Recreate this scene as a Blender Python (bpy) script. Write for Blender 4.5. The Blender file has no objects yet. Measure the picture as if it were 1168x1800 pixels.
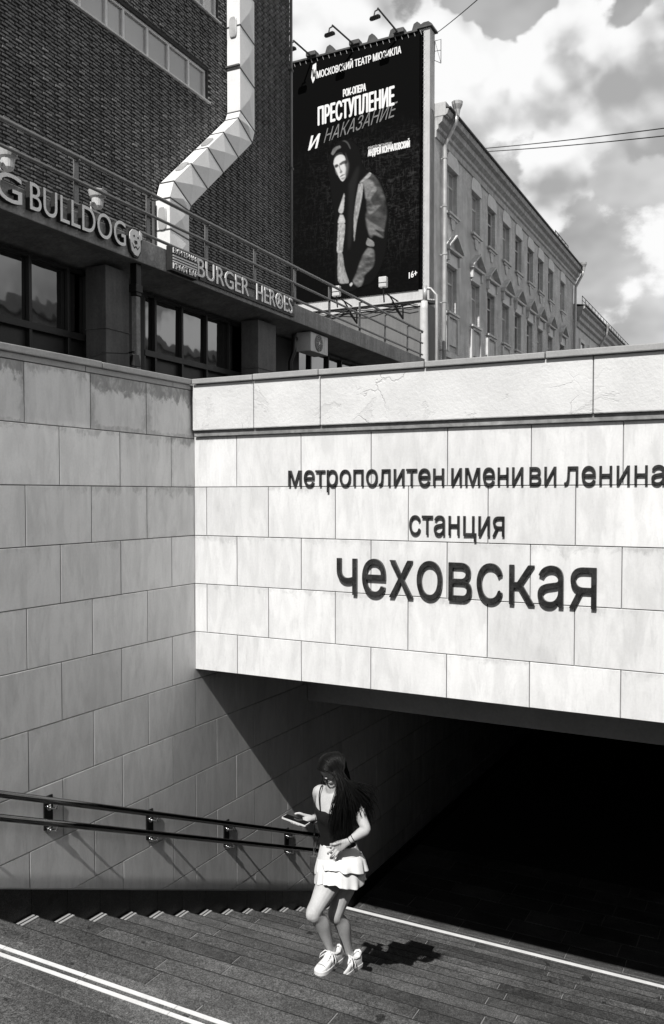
import bpy, bmesh, math, random
import numpy as np
from mathutils import Vector, Matrix, geometry
random.seed(7)
R = math.radians
sc = bpy.context.scene
COL = sc.collection

# ------------------------------------------------------------------ camera, sky, sun, exposure
FPX, YAW, PITCH, CPY = 1521.9, 0.4867, 0.0341, 921.64      # fitted to the slab joints of both stone walls (photo pixels, 1168 x 1800)
cam = bpy.data.objects.new('camera', bpy.data.cameras.new('camera'))
COL.objects.link(cam)
cam.data.sensor_width = 36; cam.data.lens = FPX / 1800 * 36
cam.data.shift_y = (CPY - 900) / 1800
cam.data.clip_start = .05; cam.data.clip_end = 2000
cam.rotation_euler = (R(90) - PITCH, 0, YAW)
sc.camera = cam

SUN_DIR = Vector((-.085, 1, -1.075)).normalized()
sun = bpy.data.objects.new('sun', bpy.data.lights.new('sun', 'SUN'))
COL.objects.link(sun)
sun.data.energy = 4.8; sun.data.angle = R(.5); sun.data.color = (1, .985, .96)
sun.rotation_euler = SUN_DIR.to_track_quat('-Z', 'Y').to_euler()
SUN_EL = math.asin(-SUN_DIR.z)

wd = bpy.data.worlds.new('World'); sc.world = wd; wd.use_nodes = True
wd.cycles.sampling_method = 'MANUAL'; wd.cycles.sample_map_resolution = 256
def make_world():
    nt = wd.node_tree; nt.nodes.clear(); N = nt.nodes; L = nt.links
    def n(t, **k):
        x = N.new(t)
        for a, b in k.items(): setattr(x, a, b)
        return x
    def val(sock, v): sock.default_value = v
    def mth(op, a, b=None, c=None, clamp=False):
        x = n('ShaderNodeMath', operation=op); x.use_clamp = clamp
        for i, q in enumerate((a, b, c)):
            if q is None: continue
            if isinstance(q, (int, float)): x.inputs[i].default_value = q
            else: L.new(q, x.inputs[i])
        return x.outputs[0]
    def ss(v, lo, hi, a=0., b=1.):
        x = n('ShaderNodeMapRange', interpolation_type='SMOOTHSTEP')
        L.new(v, x.inputs[0])
        for i, q in zip((1, 2, 3, 4), (lo, hi, a, b)): x.inputs[i].default_value = q
        return x.outputs[0]
    sky = n('ShaderNodeTexSky', sky_type='NISHITA'); sky.sun_disc = False
    sky.sun_elevation = SUN_EL; sky.sun_rotation = math.atan2(-SUN_DIR.x, -SUN_DIR.y); sky.dust_density = 1.5
    bw = n('ShaderNodeRGBToBW'); L.new(sky.outputs[0], bw.inputs[0])
    tc = n('ShaderNodeTexCoord'); d = tc.outputs['Generated']
    def noise(off, scale, detail, rough, dist=0.):
        ad = n('ShaderNodeVectorMath', operation='ADD'); L.new(d, ad.inputs[0]); ad.inputs[1].default_value = off
        mp = n('ShaderNodeVectorMath', operation='MULTIPLY'); L.new(ad.outputs[0], mp.inputs[0]); mp.inputs[1].default_value = (1, 1, 1.5)
        t = n('ShaderNodeTexNoise'); L.new(mp.outputs[0], t.inputs['Vector'])
        val(t.inputs['Scale'], scale); val(t.inputs['Detail'], detail); val(t.inputs['Roughness'], rough); val(t.inputs['Distortion'], dist)
        return t.outputs['Fac']
    wn = n('ShaderNodeTexNoise'); L.new(d, wn.inputs['Vector']); val(wn.inputs['Scale'], 9.); val(wn.inputs['Detail'], 4.); val(wn.inputs['Roughness'], .6)
    w3 = n('ShaderNodeVectorMath', operation='MULTIPLY_ADD'); L.new(wn.outputs['Color'], w3.inputs[0]); w3.inputs[1].default_value = (.11, .11, .11)
    w4 = n('ShaderNodeVectorMath', operation='ADD'); L.new(d, w4.inputs[0]); w4.inputs[1].default_value = (-.055, -.055, -.055); L.new(w4.outputs[0], w3.inputs[2])
    w5 = n('ShaderNodeVectorMath', operation='NORMALIZE'); L.new(w3.outputs[0], w5.inputs[0]); dw = w5.outputs[0]
    def blob(az, el, rad):          # a bump round one direction of the sky (degrees; azimuth from +Y towards +X)
        v = (math.sin(R(az)) * math.cos(R(el)), math.cos(R(az)) * math.cos(R(el)), math.sin(R(el)))
        x = n('ShaderNodeVectorMath', operation='DOT_PRODUCT'); L.new(dw, x.inputs[0]); x.inputs[1].default_value = v
        return ss(x.outputs['Value'], math.cos(R(rad)), 1.0)
    def vor(off, scale, detail, warp):      # cauliflower billows
        ad = n('ShaderNodeVectorMath', operation='ADD'); L.new(d, ad.inputs[0]); ad.inputs[1].default_value = off
        wn = n('ShaderNodeTexNoise'); L.new(ad.outputs[0], wn.inputs['Vector']); val(wn.inputs['Scale'], scale * .8); val(wn.inputs['Detail'], 2.)
        w2 = n('ShaderNodeVectorMath', operation='MULTIPLY_ADD'); L.new(wn.outputs['Color'], w2.inputs[0]); w2.inputs[1].default_value = (warp, warp, warp); L.new(ad.outputs[0], w2.inputs[2])
        t = n('ShaderNodeTexVoronoi', feature='SMOOTH_F1'); t.normalize = True; L.new(w2.outputs[0], t.inputs['Vector'])
        val(t.inputs['Scale'], scale); val(t.inputs['Detail'], detail); val(t.inputs['Roughness'], .55); val(t.inputs['Lacunarity'], 2.3); val(t.inputs['Smoothness'], .35)
        return t.outputs['Distance']
    def field(dz):
        big = noise((3.1, 1.7, .4 + dz), 3.0, 4, .55, .25)
        bil = vor((.3, .6, .2 + dz), 7.5, 2., .10)
        return mth('ADD', mth('MULTIPLY', mth('SUBTRACT', big, .5), .75), mth('MULTIPLY', mth('SUBTRACT', .40, bil), .55))
    f0, f1 = field(0), field(.030)
    dens, above = mth('ADD', f0, .47), mth('ADD', f1, .47)
    for (az, el, rad, w) in CLOUDS:
        dens = mth('ADD', dens, mth('MULTIPLY', blob(az, el, rad), w)); above = mth('ADD', above, mth('MULTIPLY', blob(az, el - 1.8, rad), w))
    fine = noise((7, 2, 5), 13, 6, .62, 0)
    dens = mth('ADD', dens, mth('MULTIPLY', mth('SUBTRACT', fine, .5), .34))
    mask = ss(dens, .475, .56)
    lit = mth('ADD', mth('SUBTRACT', .98, mth('MULTIPLY', ss(above, .42, .95), .66)), mth('MULTIPLY', mth('SUBTRACT', f0, f1), 4.6))
    lit = mth('ADD', lit, mth('MULTIPLY', mth('SUBTRACT', fine, .5), .55), clamp=True)
    body = ss(lit, .08, 1.0, .42, .98)
    # the bank of sunlit cumulus stands in the half of the sky away from the sun and over the street; behind the camera it is mostly clear
    sep = n('ShaderNodeSeparateXYZ'); L.new(d, sep.inputs[0])
    along = mth('ADD', sep.outputs['Y'], mth('MULTIPLY', sep.outputs['X'], .75))
    bank = mth('MULTIPLY', ss(along, -.45, .35, .16, 1), ss(sep.outputs['Z'], .58, .85, 1, .14))
    mask = mth('MULTIPLY', mask, bank)
    clear = mth('MULTIPLY', bw.outputs[0], SKY_GAIN)
    veil = mth('MULTIPLY', ss(sep.outputs['Z'], .25, 1.0, 1, .0), mth('MULTIPLY', bank, 4.0))  # thin high cloud towards the horizon
    clear = mth('ADD', clear, veil)
    veil_n = noise((1, 4, 2), 4.5, 4, .58, 0)
    clear = mth('MULTIPLY', clear, ss(veil_n, .3, .7, .66, 1.42))
    mx = n('ShaderNodeMix', data_type='FLOAT'); L.new(mask, mx.inputs[0]); L.new(clear, mx.inputs[2]); L.new(mth('MULTIPLY', body, 10.), mx.inputs[3])
    cb = n('ShaderNodeCombineXYZ')
    for i in range(3): L.new(mx.outputs[0], cb.inputs[i])
    bg = n('ShaderNodeBackground'); L.new(cb.outputs[0], bg.inputs[0]); bg.inputs[1].default_value = .1
    out = n('ShaderNodeOutputWorld'); L.new(bg.outputs[0], out.inputs[0])
SKY_GAIN = .42
CLOUDS = [(-25, 28, 5, .18), (-29, 26, 4, .12), (-19.8, 25.3, 3.4, .26), (-17.2, 23.6, 2.6, .16), (-13.6, 25.6, 2.8, .24), (-11.4, 27.4, 2.4, .16), (-12.8, 23, 3, .14), (-6.8, 23, 4.2, .24), (-10.5, 23.6, 2, .12), (-2.5, 27, 5, .2),
          (-13.5, 20.3, 2.6, .18), (-3, 17, 6, .10), (-14.6, 18, 2.4, .14), (-16.8, 28.6, 3.2, -.30), (-22.5, 29.5, 2, -.2), (-9.5, 28.0, 2.8, -.22), (-18, 20.5, 2.6, -.12), (-5, 9, 6, -.20), (-13, 10, 5, -.14)]
make_world()

vs = sc.view_settings
vs.view_transform = 'Standard'; vs.look = 'None'; vs.exposure = 0.0; vs.gamma = 1.0
sc.cycles.use_denoising = True
sc.cycles.max_bounces = 6; sc.cycles.diffuse_bounces = 1; sc.cycles.glossy_bounces = 3
sc.cycles.caustics_reflective = False; sc.cycles.caustics_refractive = False

# ------------------------------------------------------------------ photo pixels -> points in the place
def ray(px, py, ang=0.):
    th = YAW - ang
    u = (px - 584) / FPX; v = (py - CPY) / FPX
    F = math.cos(PITCH) - v * math.sin(PITCH); Z = -math.sin(PITCH) - v * math.cos(PITCH)
    return Vector((u * math.cos(th) - F * math.sin(th), u * math.sin(th) + F * math.cos(th), Z))
def on_x(px, py, X, ang=0.): a = ray(px, py, ang); return a * (X / a.x)
def on_y(px, py, Y, ang=0.): a = ray(px, py, ang); return a * (Y / a.y)
def on_z(px, py, Z, ang=0.): a = ray(px, py, ang); return a * (Z / a.z)

# ------------------------------------------------------------------ mesh and object helpers
class Thing:
    def __init__(s, name, label, cat, loc=(0, 0, 0), ang=0., group=None, kind=None):
        s.o = bpy.data.objects.new(name, None); COL.objects.link(s.o)
        s.org = Vector(loc); s.ang = ang
        s.o.location = Matrix.Rotation(ang, 3, 'Z') @ s.org; s.o.rotation_euler = (0, 0, ang)
        s.o.empty_display_size = .2
        s.o['label'] = label; s.o['category'] = cat
        if group: s.o['group'] = group
        if kind: s.o['kind'] = kind
class Part:                     # a built part that can carry sub-parts
    def __init__(s, o, org, ang): s.o, s.org, s.ang = o, org, ang

class MB:
    def __init__(s): s.v = []; s.f = []; s.tint = []; s.stain = []; s.uv = []; s.special = False
    def add(s, vs, fs):
        b = len(s.v); s.v += [tuple(x) for x in vs]; s.f += [tuple(i + b for i in f) for f in fs]
        return s
    def box(s, x0, x1, y0, y1, z0, z1):
        if x0 > x1: x0, x1 = x1, x0
        if y0 > y1: y0, y1 = y1, y0
        if z0 > z1: z0, z1 = z1, z0
        return s.add([(x0,y0,z0),(x1,y0,z0),(x1,y1,z0),(x0,y1,z0),(x0,y0,z1),(x1,y0,z1),(x1,y1,z1),(x0,y1,z1)],
                     [(3,2,1,0),(4,5,6,7),(0,1,5,4),(1,2,6,5),(2,3,7,6),(3,0,4,7)])
    def hexa(s, p): return s.add(p, [(3,2,1,0),(4,5,6,7),(0,1,5,4),(1,2,6,5),(2,3,7,6),(3,0,4,7)])
    def loft(s, rings, caps=True, closed=True):
        b = len(s.v); n = len(rings[0]); vs = [p for r in rings for p in r]; fs = []
        for i in range(len(rings) - 1):
            for j in range(n if closed else n - 1):
                k = (j + 1) % n
                fs.append((i*n+j, i*n+k, (i+1)*n+k, (i+1)*n+j))
        if caps: fs.append(tuple(range(n))[::-1]); fs.append(tuple((len(rings)-1)*n + j for j in range(n)))
        return s.add(vs, fs)
    def tube(s, pts, r, n=8, caps=True):
        pts = [Vector(p) for p in pts]
        rs = r if isinstance(r, (list, tuple)) else [r] * len(pts)
        rings = []; up = None
        for i, p in enumerate(pts):
            t = (pts[min(i+1, len(pts)-1)] - pts[max(i-1, 0)]).normalized()
            if up is None:
                up = t.orthogonal().normalized()
            up = (up - t * up.dot(t))
            up = up.normalized() if up.length > 1e-6 else t.orthogonal().normalized()
            w = t.cross(up)
            rings.append([p + (up * math.cos(a) + w * math.sin(a)) * rs[i] for a in [2*math.pi*j/n for j in range(n)]])
        return s.loft(rings, caps)
    def prism(s, poly, f0, f1):     # poly: 2-D outline, f0 / f1 map a 2-D point to the front / back face
        n = len(poly)
        return s.add([f0(p) for p in poly] + [f1(p) for p in poly],
                     [tuple(range(n)), tuple(range(2*n-1, n-1, -1))] + [(i, i+n, (i+1) % n + n, (i+1) % n) for i in range(n)])
    def mesh(s, name, org=Vector((0,0,0))):
        me = bpy.data.meshes.new(name)
        me.from_pydata([(x-org.x, y-org.y, z-org.z) for x, y, z in s.v], [], s.f)
        if s.special:
            a = me.attributes.new('tint', 'FLOAT', 'FACE'); a.data.foreach_set('value', s.tint)
            a = me.attributes.new('stain', 'FLOAT', 'FACE'); a.data.foreach_set('value', s.stain)
            uv = me.uv_layers.new(name='UVMap'); uv.data.foreach_set('uv', [c for q in s.uv for c in q])
        return me
    def build(s, name, mat, parent=None, smooth=False, bevel=0., recalc=True, ang=0., loc=None, segs=2):
        org = parent.org if parent else Vector(loc if loc is not None else (0,0,0))
        me = s.mesh(name, org)
        if recalc and not s.special:
            bm = bmesh.new(); bm.from_mesh(me); bmesh.ops.recalc_face_normals(bm, faces=bm.faces); bm.to_mesh(me); bm.free()
        o = bpy.data.objects.new(name, me); COL.objects.link(o)
        me.materials.append(mat)
        if smooth:
            for p in me.polygons: p.use_smooth = True
        if bevel:
            b = o.modifiers.new('bevel', 'BEVEL'); b.width = bevel; b.segments = segs; b.limit_method = 'ANGLE'; b.angle_limit = R(40)
        if parent: o.parent = parent.o
        else:
            o.rotation_euler = (0, 0, ang); o.location = Matrix.Rotation(ang, 3, 'Z') @ org
        return Part(o, org, parent.ang if parent else ang)
def tag(p, label=None, cat=None, group=None, kind=None):
    o = p.o
    if label: o['label'] = label
    if cat: o['category'] = cat
    if group: o['group'] = group
    if kind: o['kind'] = kind
    return p
def autosmooth(p, deg=35):
    for q in p.o.data.polygons: q.use_smooth = True
    p.o.data.set_sharp_from_angle(angle=R(deg)); return p

# ------------------------------------------------------------------ materials (the photograph is black and white: greys)
class NT:
    def __init__(s, name):
        s.m = bpy.data.materials.new(name); s.m.use_nodes = True
        s.t = s.m.node_tree; s.b = s.t.nodes['Principled BSDF']; s.out = s.t.nodes['Material Output']
    def n(s, t, **k):
        x = s.t.nodes.new(t)
        for a, b in k.items(): setattr(x, a, b)
        return x
    def l(s, a, b): s.t.links.new(a, b)
    def setv(s, sock, q):
        if isinstance(q, (int, float, tuple)): sock.default_value = q
        else: s.l(q, sock)
    def math(s, op, a, b=None, clamp=False):
        x = s.n('ShaderNodeMath', operation=op); x.use_clamp = clamp
        s.setv(x.inputs[0], a)
        if b is not None: s.setv(x.inputs[1], b)
        return x.outputs[0]
    def mr(s, v, lo, hi, a, b, smooth=True):
        x = s.n('ShaderNodeMapRange', interpolation_type='SMOOTHSTEP' if smooth else 'LINEAR')
        s.l(v, x.inputs[0])
        for i, q in zip((1, 2, 3, 4), (lo, hi, a, b)): s.setv(x.inputs[i], q)
        return x.outputs[0]
    def coord(s, scale=(1,1,1), rot=(0,0,0), kind='Object'):
        tc = s.n('ShaderNodeTexCoord'); mp = s.n('ShaderNodeMapping')
        s.l(tc.outputs[kind], mp.inputs[0]); mp.inputs['Scale'].default_value = scale; mp.inputs['Rotation'].default_value = rot
        return mp.outputs[0]
    def noise(s, vec, scale, detail=4, rough=.55, dist=0., w=None):
        x = s.n('ShaderNodeTexNoise')
        if w is not None: x.noise_dimensions = '4D'; s.setv(x.inputs['W'], w)
        s.l(vec, x.inputs['Vector']); x.inputs['Scale'].default_value = scale; x.inputs['Detail'].default_value = detail
        x.inputs['Roughness'].default_value = rough; x.inputs['Distortion'].default_value = dist
        return x.outputs['Fac']
    def attr(s, name):
        x = s.n('ShaderNodeAttribute'); x.attribute_name = name; return x.outputs['Fac']
    def grey(s, v):
        cb = s.n('ShaderNodeCombineColor')
        for i in range(3): s.l(v, cb.inputs[i])
        return cb.outputs[0]
    def color(s, v):
        if isinstance(v, (int, float)): s.b.inputs['Base Color'].default_value = (v, v, v, 1)
        else: s.l(s.grey(v), s.b.inputs['Base Color'])
    def bump(s, h, strength=.3, dist=.01):
        x = s.n('ShaderNodeBump'); s.l(h, x.inputs['Height']); x.inputs['Strength'].default_value = strength; x.inputs['Distance'].default_value = dist
        s.l(x.outputs[0], s.b.inputs['Normal'])
    def rough(s, v): s.setv(s.b.inputs['Roughness'], v)

def mat(name, g, rough=.6, metal=0., var=.15, scale=6., fine=60., bump=.15, dist=.004, streak=0., spec=.5, tintvar=0.):
    k = NT(name); co = k.coord()
    a = k.noise(co, scale, 5, .6); b = k.noise(co, fine, 3, .6)
    v = k.math('MULTIPLY', k.mr(a, .25, .75, 1 - var, 1 + var), k.mr(b, .25, .75, 1 - var * .6, 1 + var * .6))
    if streak:
        st = k.noise(k.coord((1.2, 1.2, .12)), 7, 5, .65)
        v = k.math('MULTIPLY', v, k.mr(st, .35, .7, 1 - streak, 1))
    k.color(k.math('MULTIPLY', v, g))
    k.rough(k.mr(a, .2, .8, max(.02, rough - .1), min(1, rough + .1))); k.b.inputs['Metallic'].default_value = metal
    k.b.inputs['Specular IOR Level'].default_value = spec
    if bump: k.bump(k.math('ADD', b, k.math('MULTIPLY', a, .5)), bump, dist)
    return k.m

def slab_mat(name, g, stain_g=.45):
    k = NT(name); co = k.coord()
    t = k.attr('tint'); stn = k.attr('stain')
    w = k.math('MULTIPLY', t, 40.)
    vein = k.noise(k.coord((2.2, 2.2, .55), (R(25), R(25), 0)), 4.5, 6, .6, .8, w)
    vein2 = k.noise(k.coord((6, 6, 1.2), (R(28), R(20), 0)), 5, 4, .6, .4, w)
    cl = k.noise(co, 1.7, 3, .5, .2, w)
    vein3 = k.noise(k.coord((1.1, 1.1, .30), (R(38), R(38), 0)), 3.2, 7, .62, 1.2, w)
    fine = k.noise(co, 55, 4, .65)
    v = k.mr(vein, .36, .62, .90, 1.02)
    v = k.math('MULTIPLY', v, k.mr(vein2, .30, .46, .92, 1))
    v = k.math('MULTIPLY', v, k.mr(cl, .3, .7, .95, 1.04))
    v = k.math('MULTIPLY', v, k.mr(vein3, .50, .60, 1, .935))
    v = k.math('MULTIPLY', v, k.mr(fine, .25, .75, .97, 1.03))
    v = k.math('MULTIPLY', v, k.mr(t, 0, 1, .91, 1.04, False))
    # small pits and scratches
    pit = k.noise(k.coord((3, 3, 1.4)), 9, 8, .72, .6, w)
    v = k.math('MULTIPLY', v, k.mr(pit, .66, .72, 1, .72))
    # damp creeping in from the edges of the slabs (uv runs 0..1 over each slab)
    uvn = k.n('ShaderNodeUVMap'); sp = k.n('ShaderNodeSeparateXYZ'); k.l(uvn.outputs[0], sp.inputs[0])
    edge = k.noise(k.coord((2.6, 2.6, 2.0)), 3.2, 9, .72, .5, w)
    mott = k.noise(k.coord((1, 1, .5)), 16, 6, .7, .6, w)
    top = k.math('ADD', k.math('MULTIPLY', k.math('SUBTRACT', sp.outputs[1], 1.0), 1.25), k.math('MULTIPLY', edge, 1.35))
    low = k.math('ADD', k.math('MULTIPLY', sp.outputs[1], -3.0), k.math('MULTIPLY', edge, 1.0))
    side_ = k.math('ADD', k.math('MULTIPLY', k.math('ABSOLUTE', k.math('SUBTRACT', sp.outputs[0], .5)), 2.4), k.math('MULTIPLY', edge, 1.0))
    m = k.math('MAXIMUM', k.mr(k.math('ADD', top, k.math('MULTIPLY', stn, .36)), .62, .84, 0, 1), k.mr(k.math('ADD', low, k.math('MULTIPLY', stn, .3)), .50, .70, 0, .6))
    m = k.math('MAXIMUM', m, k.mr(k.math('ADD', side_, k.math('MULTIPLY', stn, .2)), 1.62, 1.85, 0, .55))
    m = k.math('MULTIPLY', m, k.mr(mott, .3, .62, .45, 1))
    m = k.math('MULTIPLY', m, k.mr(stn, 0, 1, .10, 1, False))
    v = k.math('MULTIPLY', v, k.mr(m, 0, 1, 1, stain_g))
    k.color(k.math('MULTIPLY', v, g)); k.rough(k.mr(cl, .3, .7, .5, .66))
    k.b.inputs['Specular IOR Level'].default_value = .3
    k.bump(k.math('ADD', fine, k.math('MULTIPLY', pit, -.5)), .25, .002)
    return k.m

def granite_mat(name, g, rough=.45, contrast=.5, big=.12):
    k = NT(name); co = k.coord(); t = k.attr('tint')
    a = k.noise(co, 130, 3, .7); b = k.noise(co, 45, 4, .7); c = k.noise(co, 1.3, 5, .6, .3)
    v = k.mr(a, .3, .7, 1 - contrast, 1 + contrast)
    v = k.math('MULTIPLY', v, k.mr(b, .3, .7, 1 - contrast * .5, 1 + contrast * .5))
    v = k.math('MULTIPLY', v, k.mr(c, .3, .7, 1 - big, 1 + big))
    v = k.math('MULTIPLY', v, k.mr(t, 0, 1, .72, 1.24, False))
    spot = k.noise(co, 5.5, 3, .45)
    v = k.math('MULTIPLY', v, k.mr(spot, .70, .72, 1, .40))        # trodden gum and drips
    wear = k.noise(k.coord((1, 2.2, 1)), 2.4, 8, .7, .8)
    v = k.math('MULTIPLY', v, k.mr(wear, .36, .60, .78, 1.14))
    k.color(k.math('MULTIPLY', v, g)); k.rough(k.mr(b, .3, .7, rough - .1, rough + .12)); k.bump(a, .15, .0015)
    k.b.inputs['Specular IOR Level'].default_value = .35
    return k.m

def brick_mat(name, g):
    k = NT(name); co = k.coord(); t = k.attr('tint')
    a = k.noise(co, 40, 4, .65); c = k.noise(co, .8, 4, .6, .2)
    v = k.math('MULTIPLY', k.mr(a, .3, .7, .8, 1.2), k.mr(c, .3, .7, .75, 1.2))
    v = k.math('MULTIPLY', v, k.mr(t, 0, 1, .62, 1.4, False))
    k.color(k.math('MULTIPLY', v, g)); k.rough(.6); k.bump(a, .3, .003); return k.m

def painted_brick(name, g):          # painted brickwork of the old house: real brick size, mortar relief
    k = NT(name)
    tc = k.n('ShaderNodeTexCoord'); sp = k.n('ShaderNodeSeparateXYZ'); k.l(tc.outputs['Object'], sp.inputs[0])
    cb = k.n('ShaderNodeCombineXYZ'); k.l(k.math('ADD', sp.outputs[1], sp.outputs[0]), cb.inputs[0]); k.l(sp.outputs[2], cb.inputs[1])
    br = k.n('ShaderNodeTexBrick'); k.l(cb.outputs[0], br.inputs['Vector'])
    br.inputs['Scale'].default_value = 1; br.inputs['Brick Width'].default_value = .26; br.inputs['Row Height'].default_value = .085
    br.inputs['Mortar Size'].default_value = .009; br.inputs['Mortar Smooth'].default_value = .3
    br.inputs['Color1'].default_value = (1,1,1,1); br.inputs['Color2'].default_value = (.86,.86,.86,1); br.inputs['Mortar'].default_value = (.62,.62,.62,1)
    bw = k.n('ShaderNodeRGBToBW'); k.l(br.outputs['Color'], bw.inputs[0])
    co = k.coord(); a = k.noise(co, 1.1, 6, .65, .3); b = k.noise(co, 14, 4, .6)
    st = k.noise(k.coord((1.3, 1.3, .16)), 3, 5, .62)
    v = k.math('MULTIPLY', bw.outputs[0], k.mr(a, .3, .7, .8, 1.12))
    v = k.math('MULTIPLY', v, k.mr(b, .3, .7, .93, 1.06)); v = k.math('MULTIPLY', v, k.mr(st, .35, .6, .82, 1))
    k.color(k.math('MULTIPLY', v, g)); k.rough(.8)
    k.bump(k.math('ADD', bw.outputs[0], k.math('MULTIPLY', b, .4)), .5, .012); return k.m

def glass_mat(name, g=.008, wob=.05, rough=.03):
    k = NT(name); co = k.coord()
    k.color(g); k.rough(rough); k.b.inputs['Specular IOR Level'].default_value = .9; k.b.inputs['IOR'].default_value = 1.6
    a = k.noise(co, 1.4, 2, .5); k.bump(a, wob, .05); return k.m

M = {}
M['marble'] = slab_mat('marble_cladding', .80)
M['marble_side'] = slab_mat('weathered_marble_cladding', .78, .42)
M['joint'] = mat('dark_joint', .03, .9, var=.3)
k = NT('white_cracked_plaster'); co = k.coord()
a = k.noise(co, 2.6, 6, .62, .4); b = k.noise(co, 38, 4, .65); wv = k.n('ShaderNodeTexNoise'); k.l(co, wv.inputs['Vector']); wv.inputs['Scale'].default_value = 3.; wv.inputs['Detail'].default_value = 5.
wm = k.n('ShaderNodeVectorMath', operation='MULTIPLY_ADD'); k.l(wv.outputs['Color'], wm.inputs[0]); wm.inputs[1].default_value = (.45, .45, .45); k.l(co, wm.inputs[2])
vo = k.n('ShaderNodeTexVoronoi', feature='DISTANCE_TO_EDGE'); k.l(wm.outputs[0], vo.inputs['Vector']); vo.inputs['Scale'].default_value = 1.7
gate = k.noise(co, 1.3, 2, .5)
crack = k.math('MULTIPLY', k.mr(vo.outputs['Distance'], .002, .010, 1, 0), k.mr(gate, .54, .62, 0, 1))
pat = k.noise(k.coord((1, 1, 1.3)), 1.8, 7, .7, 1.); spots = k.noise(co, 22, 3, .6)
v = k.math('MULTIPLY', k.mr(a, .3, .7, .90, 1.03), k.mr(b, .3, .7, .97, 1.02))
v = k.math('MULTIPLY', v, k.mr(pat, .56, .60, 1, .93)); v = k.math('MULTIPLY', v, k.mr(spots, .74, .78, 1, .7))
v = k.math('MULTIPLY', v, k.mr(crack, 0, 1, 1, .78))
k.color(k.math('MULTIPLY', v, .72)); k.rough(.8)
k.bump(k.math('ADD', k.math('ADD', b, k.math('MULTIPLY', a, 1.5)), k.math('ADD', k.math('MULTIPLY', crack, -1.2), k.math('MULTIPLY', k.mr(pat, .56, .60, 0, 1), -.6))), .45, .008)
M['plaster'] = k.m
M['coping'] = mat('grey_coping_stone', .36, .75, var=.12, scale=5, fine=70, bump=.4)
M['granite'] = granite_mat('stair_granite', .084, .5, .75, .25)
M['granite_dark'] = granite_mat('plinth_granite', .02, .42, .8)
M['granite_dark_plain'] = mat('worn_edge_and_shadow', .018, .6, var=.3)  # worn step edges, and the painted handrail shadow strips
M['grout'] = mat('pale_grout', .26, .9, var=.2)
M['stripe'] = mat('white_stripe_paint', .78, .6, var=.07, scale=9, fine=90)
M['concrete'] = mat('canopy_concrete', .30, .85, var=.28, scale=2.2, fine=24, bump=.6, dist=.01, streak=.25)
M['pillar'] = mat('dark_pillar_plaster', .14, .8, var=.2, scale=2, fine=24, bump=.4, streak=.2)
M['concrete_pale'] = mat('pale_concrete', .2, .85, var=.12, scale=2, fine=30, bump=.4, streak=.15)
M['beam_paint'] = mat('pale_beam_plaster', .62, .85, var=.1, scale=2, fine=30, bump=.3)
M['black'] = mat('black_void', .008, .9, var=.2, bump=0)
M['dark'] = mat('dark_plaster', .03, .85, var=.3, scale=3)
M['pavement'] = mat('asphalt_pavement', .06, .9, var=.2, scale=3, fine=90)
M['steel'] = mat('polished_dark_steel', .16, .16, 1, var=.1, bump=.03)
M['steel_bright'] = mat('bright_steel', .62, .2, 1, var=.1, bump=.03)
M['plate'] = mat('black_bracket_steel', .02, .35, .6, var=.2)
M['bronze'] = mat('dark_bronze_letter', .055, .26, .55, var=.4, scale=14, fine=70, bump=.12, spec=.6)
M['brick'] = brick_mat('dark_brick', .15)
M['mortar'] = mat('dark_mortar', .045, .95, var=.3)
M['duct'] = mat('galvanised_sheet', .84, .42, 0, var=.06, scale=2.5, fine=30, bump=.08)
M['seam'] = mat('dark_seam', .09, .7, var=.2)
M['frame_pale'] = mat('pale_window_frame', .75, .5, var=.1)
M['frame_dark'] = mat('dark_window_frame', .012, .4, var=.2)
M['glass'] = glass_mat('reflecting_glass', .22, .09)
M['glass'].node_tree.nodes['Principled BSDF'].inputs['Metallic'].default_value = 1      # solar-control coating
M['glass_pale'] = glass_mat('curtained_glass', .38, .05, .12)
M['rail_paint'] = mat('grey_railing_paint', .20, .45, .3, var=.12, bump=.05)
M['letter_pale'] = mat('pale_sign_letter', .86, .5, var=.06)
M['letter_side'] = mat('dark_letter_side', .015, .6)
M['sign_black'] = mat('black_sign_panel', .012, .5, var=.2)
M['white_metal'] = mat('white_painted_metal', .62, .45, var=.08)
M['pipe'] = mat('zinc_pipe', .5, .4, .3, var=.12, scale=3, bump=.08)
M['facade'] = painted_brick('painted_old_brick', .78)
M['trim'] = mat('painted_stucco_trim', .76, .8, var=.14, scale=3, fine=30, bump=.4, streak=.18)
M['trim_light'] = mat('pale_stucco_trim', .8, .8, var=.1, scale=3, fine=30, bump=.35)
M['trim_dark'] = mat('dark_cornice_stucco', .6, .85, var=.2, scale=3, fine=30, bump=.4, streak=.3)
M['roof_metal'] = mat('dark_roof_metal', .07, .5, .3, var=.25, scale=4, bump=.2)
M['window_dark'] = glass_mat('old_window_glass', .22, .04, .06)
M['window_dark'].node_tree.nodes['Principled BSDF'].inputs['Metallic'].default_value = .8
M['attic'] = mat('attic_plaster', .56, .8, var=.09, scale=2.5, bump=.3, streak=.12)
M['print_white'] = mat('poster_white_print', .8, .6, var=.05, bump=0)
M['print_grey'] = mat('poster_grey_print', .16, .6, var=.4, scale=5, bump=0)
M['cable'] = mat('black_cable', .015, .6, bump=0)

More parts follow.
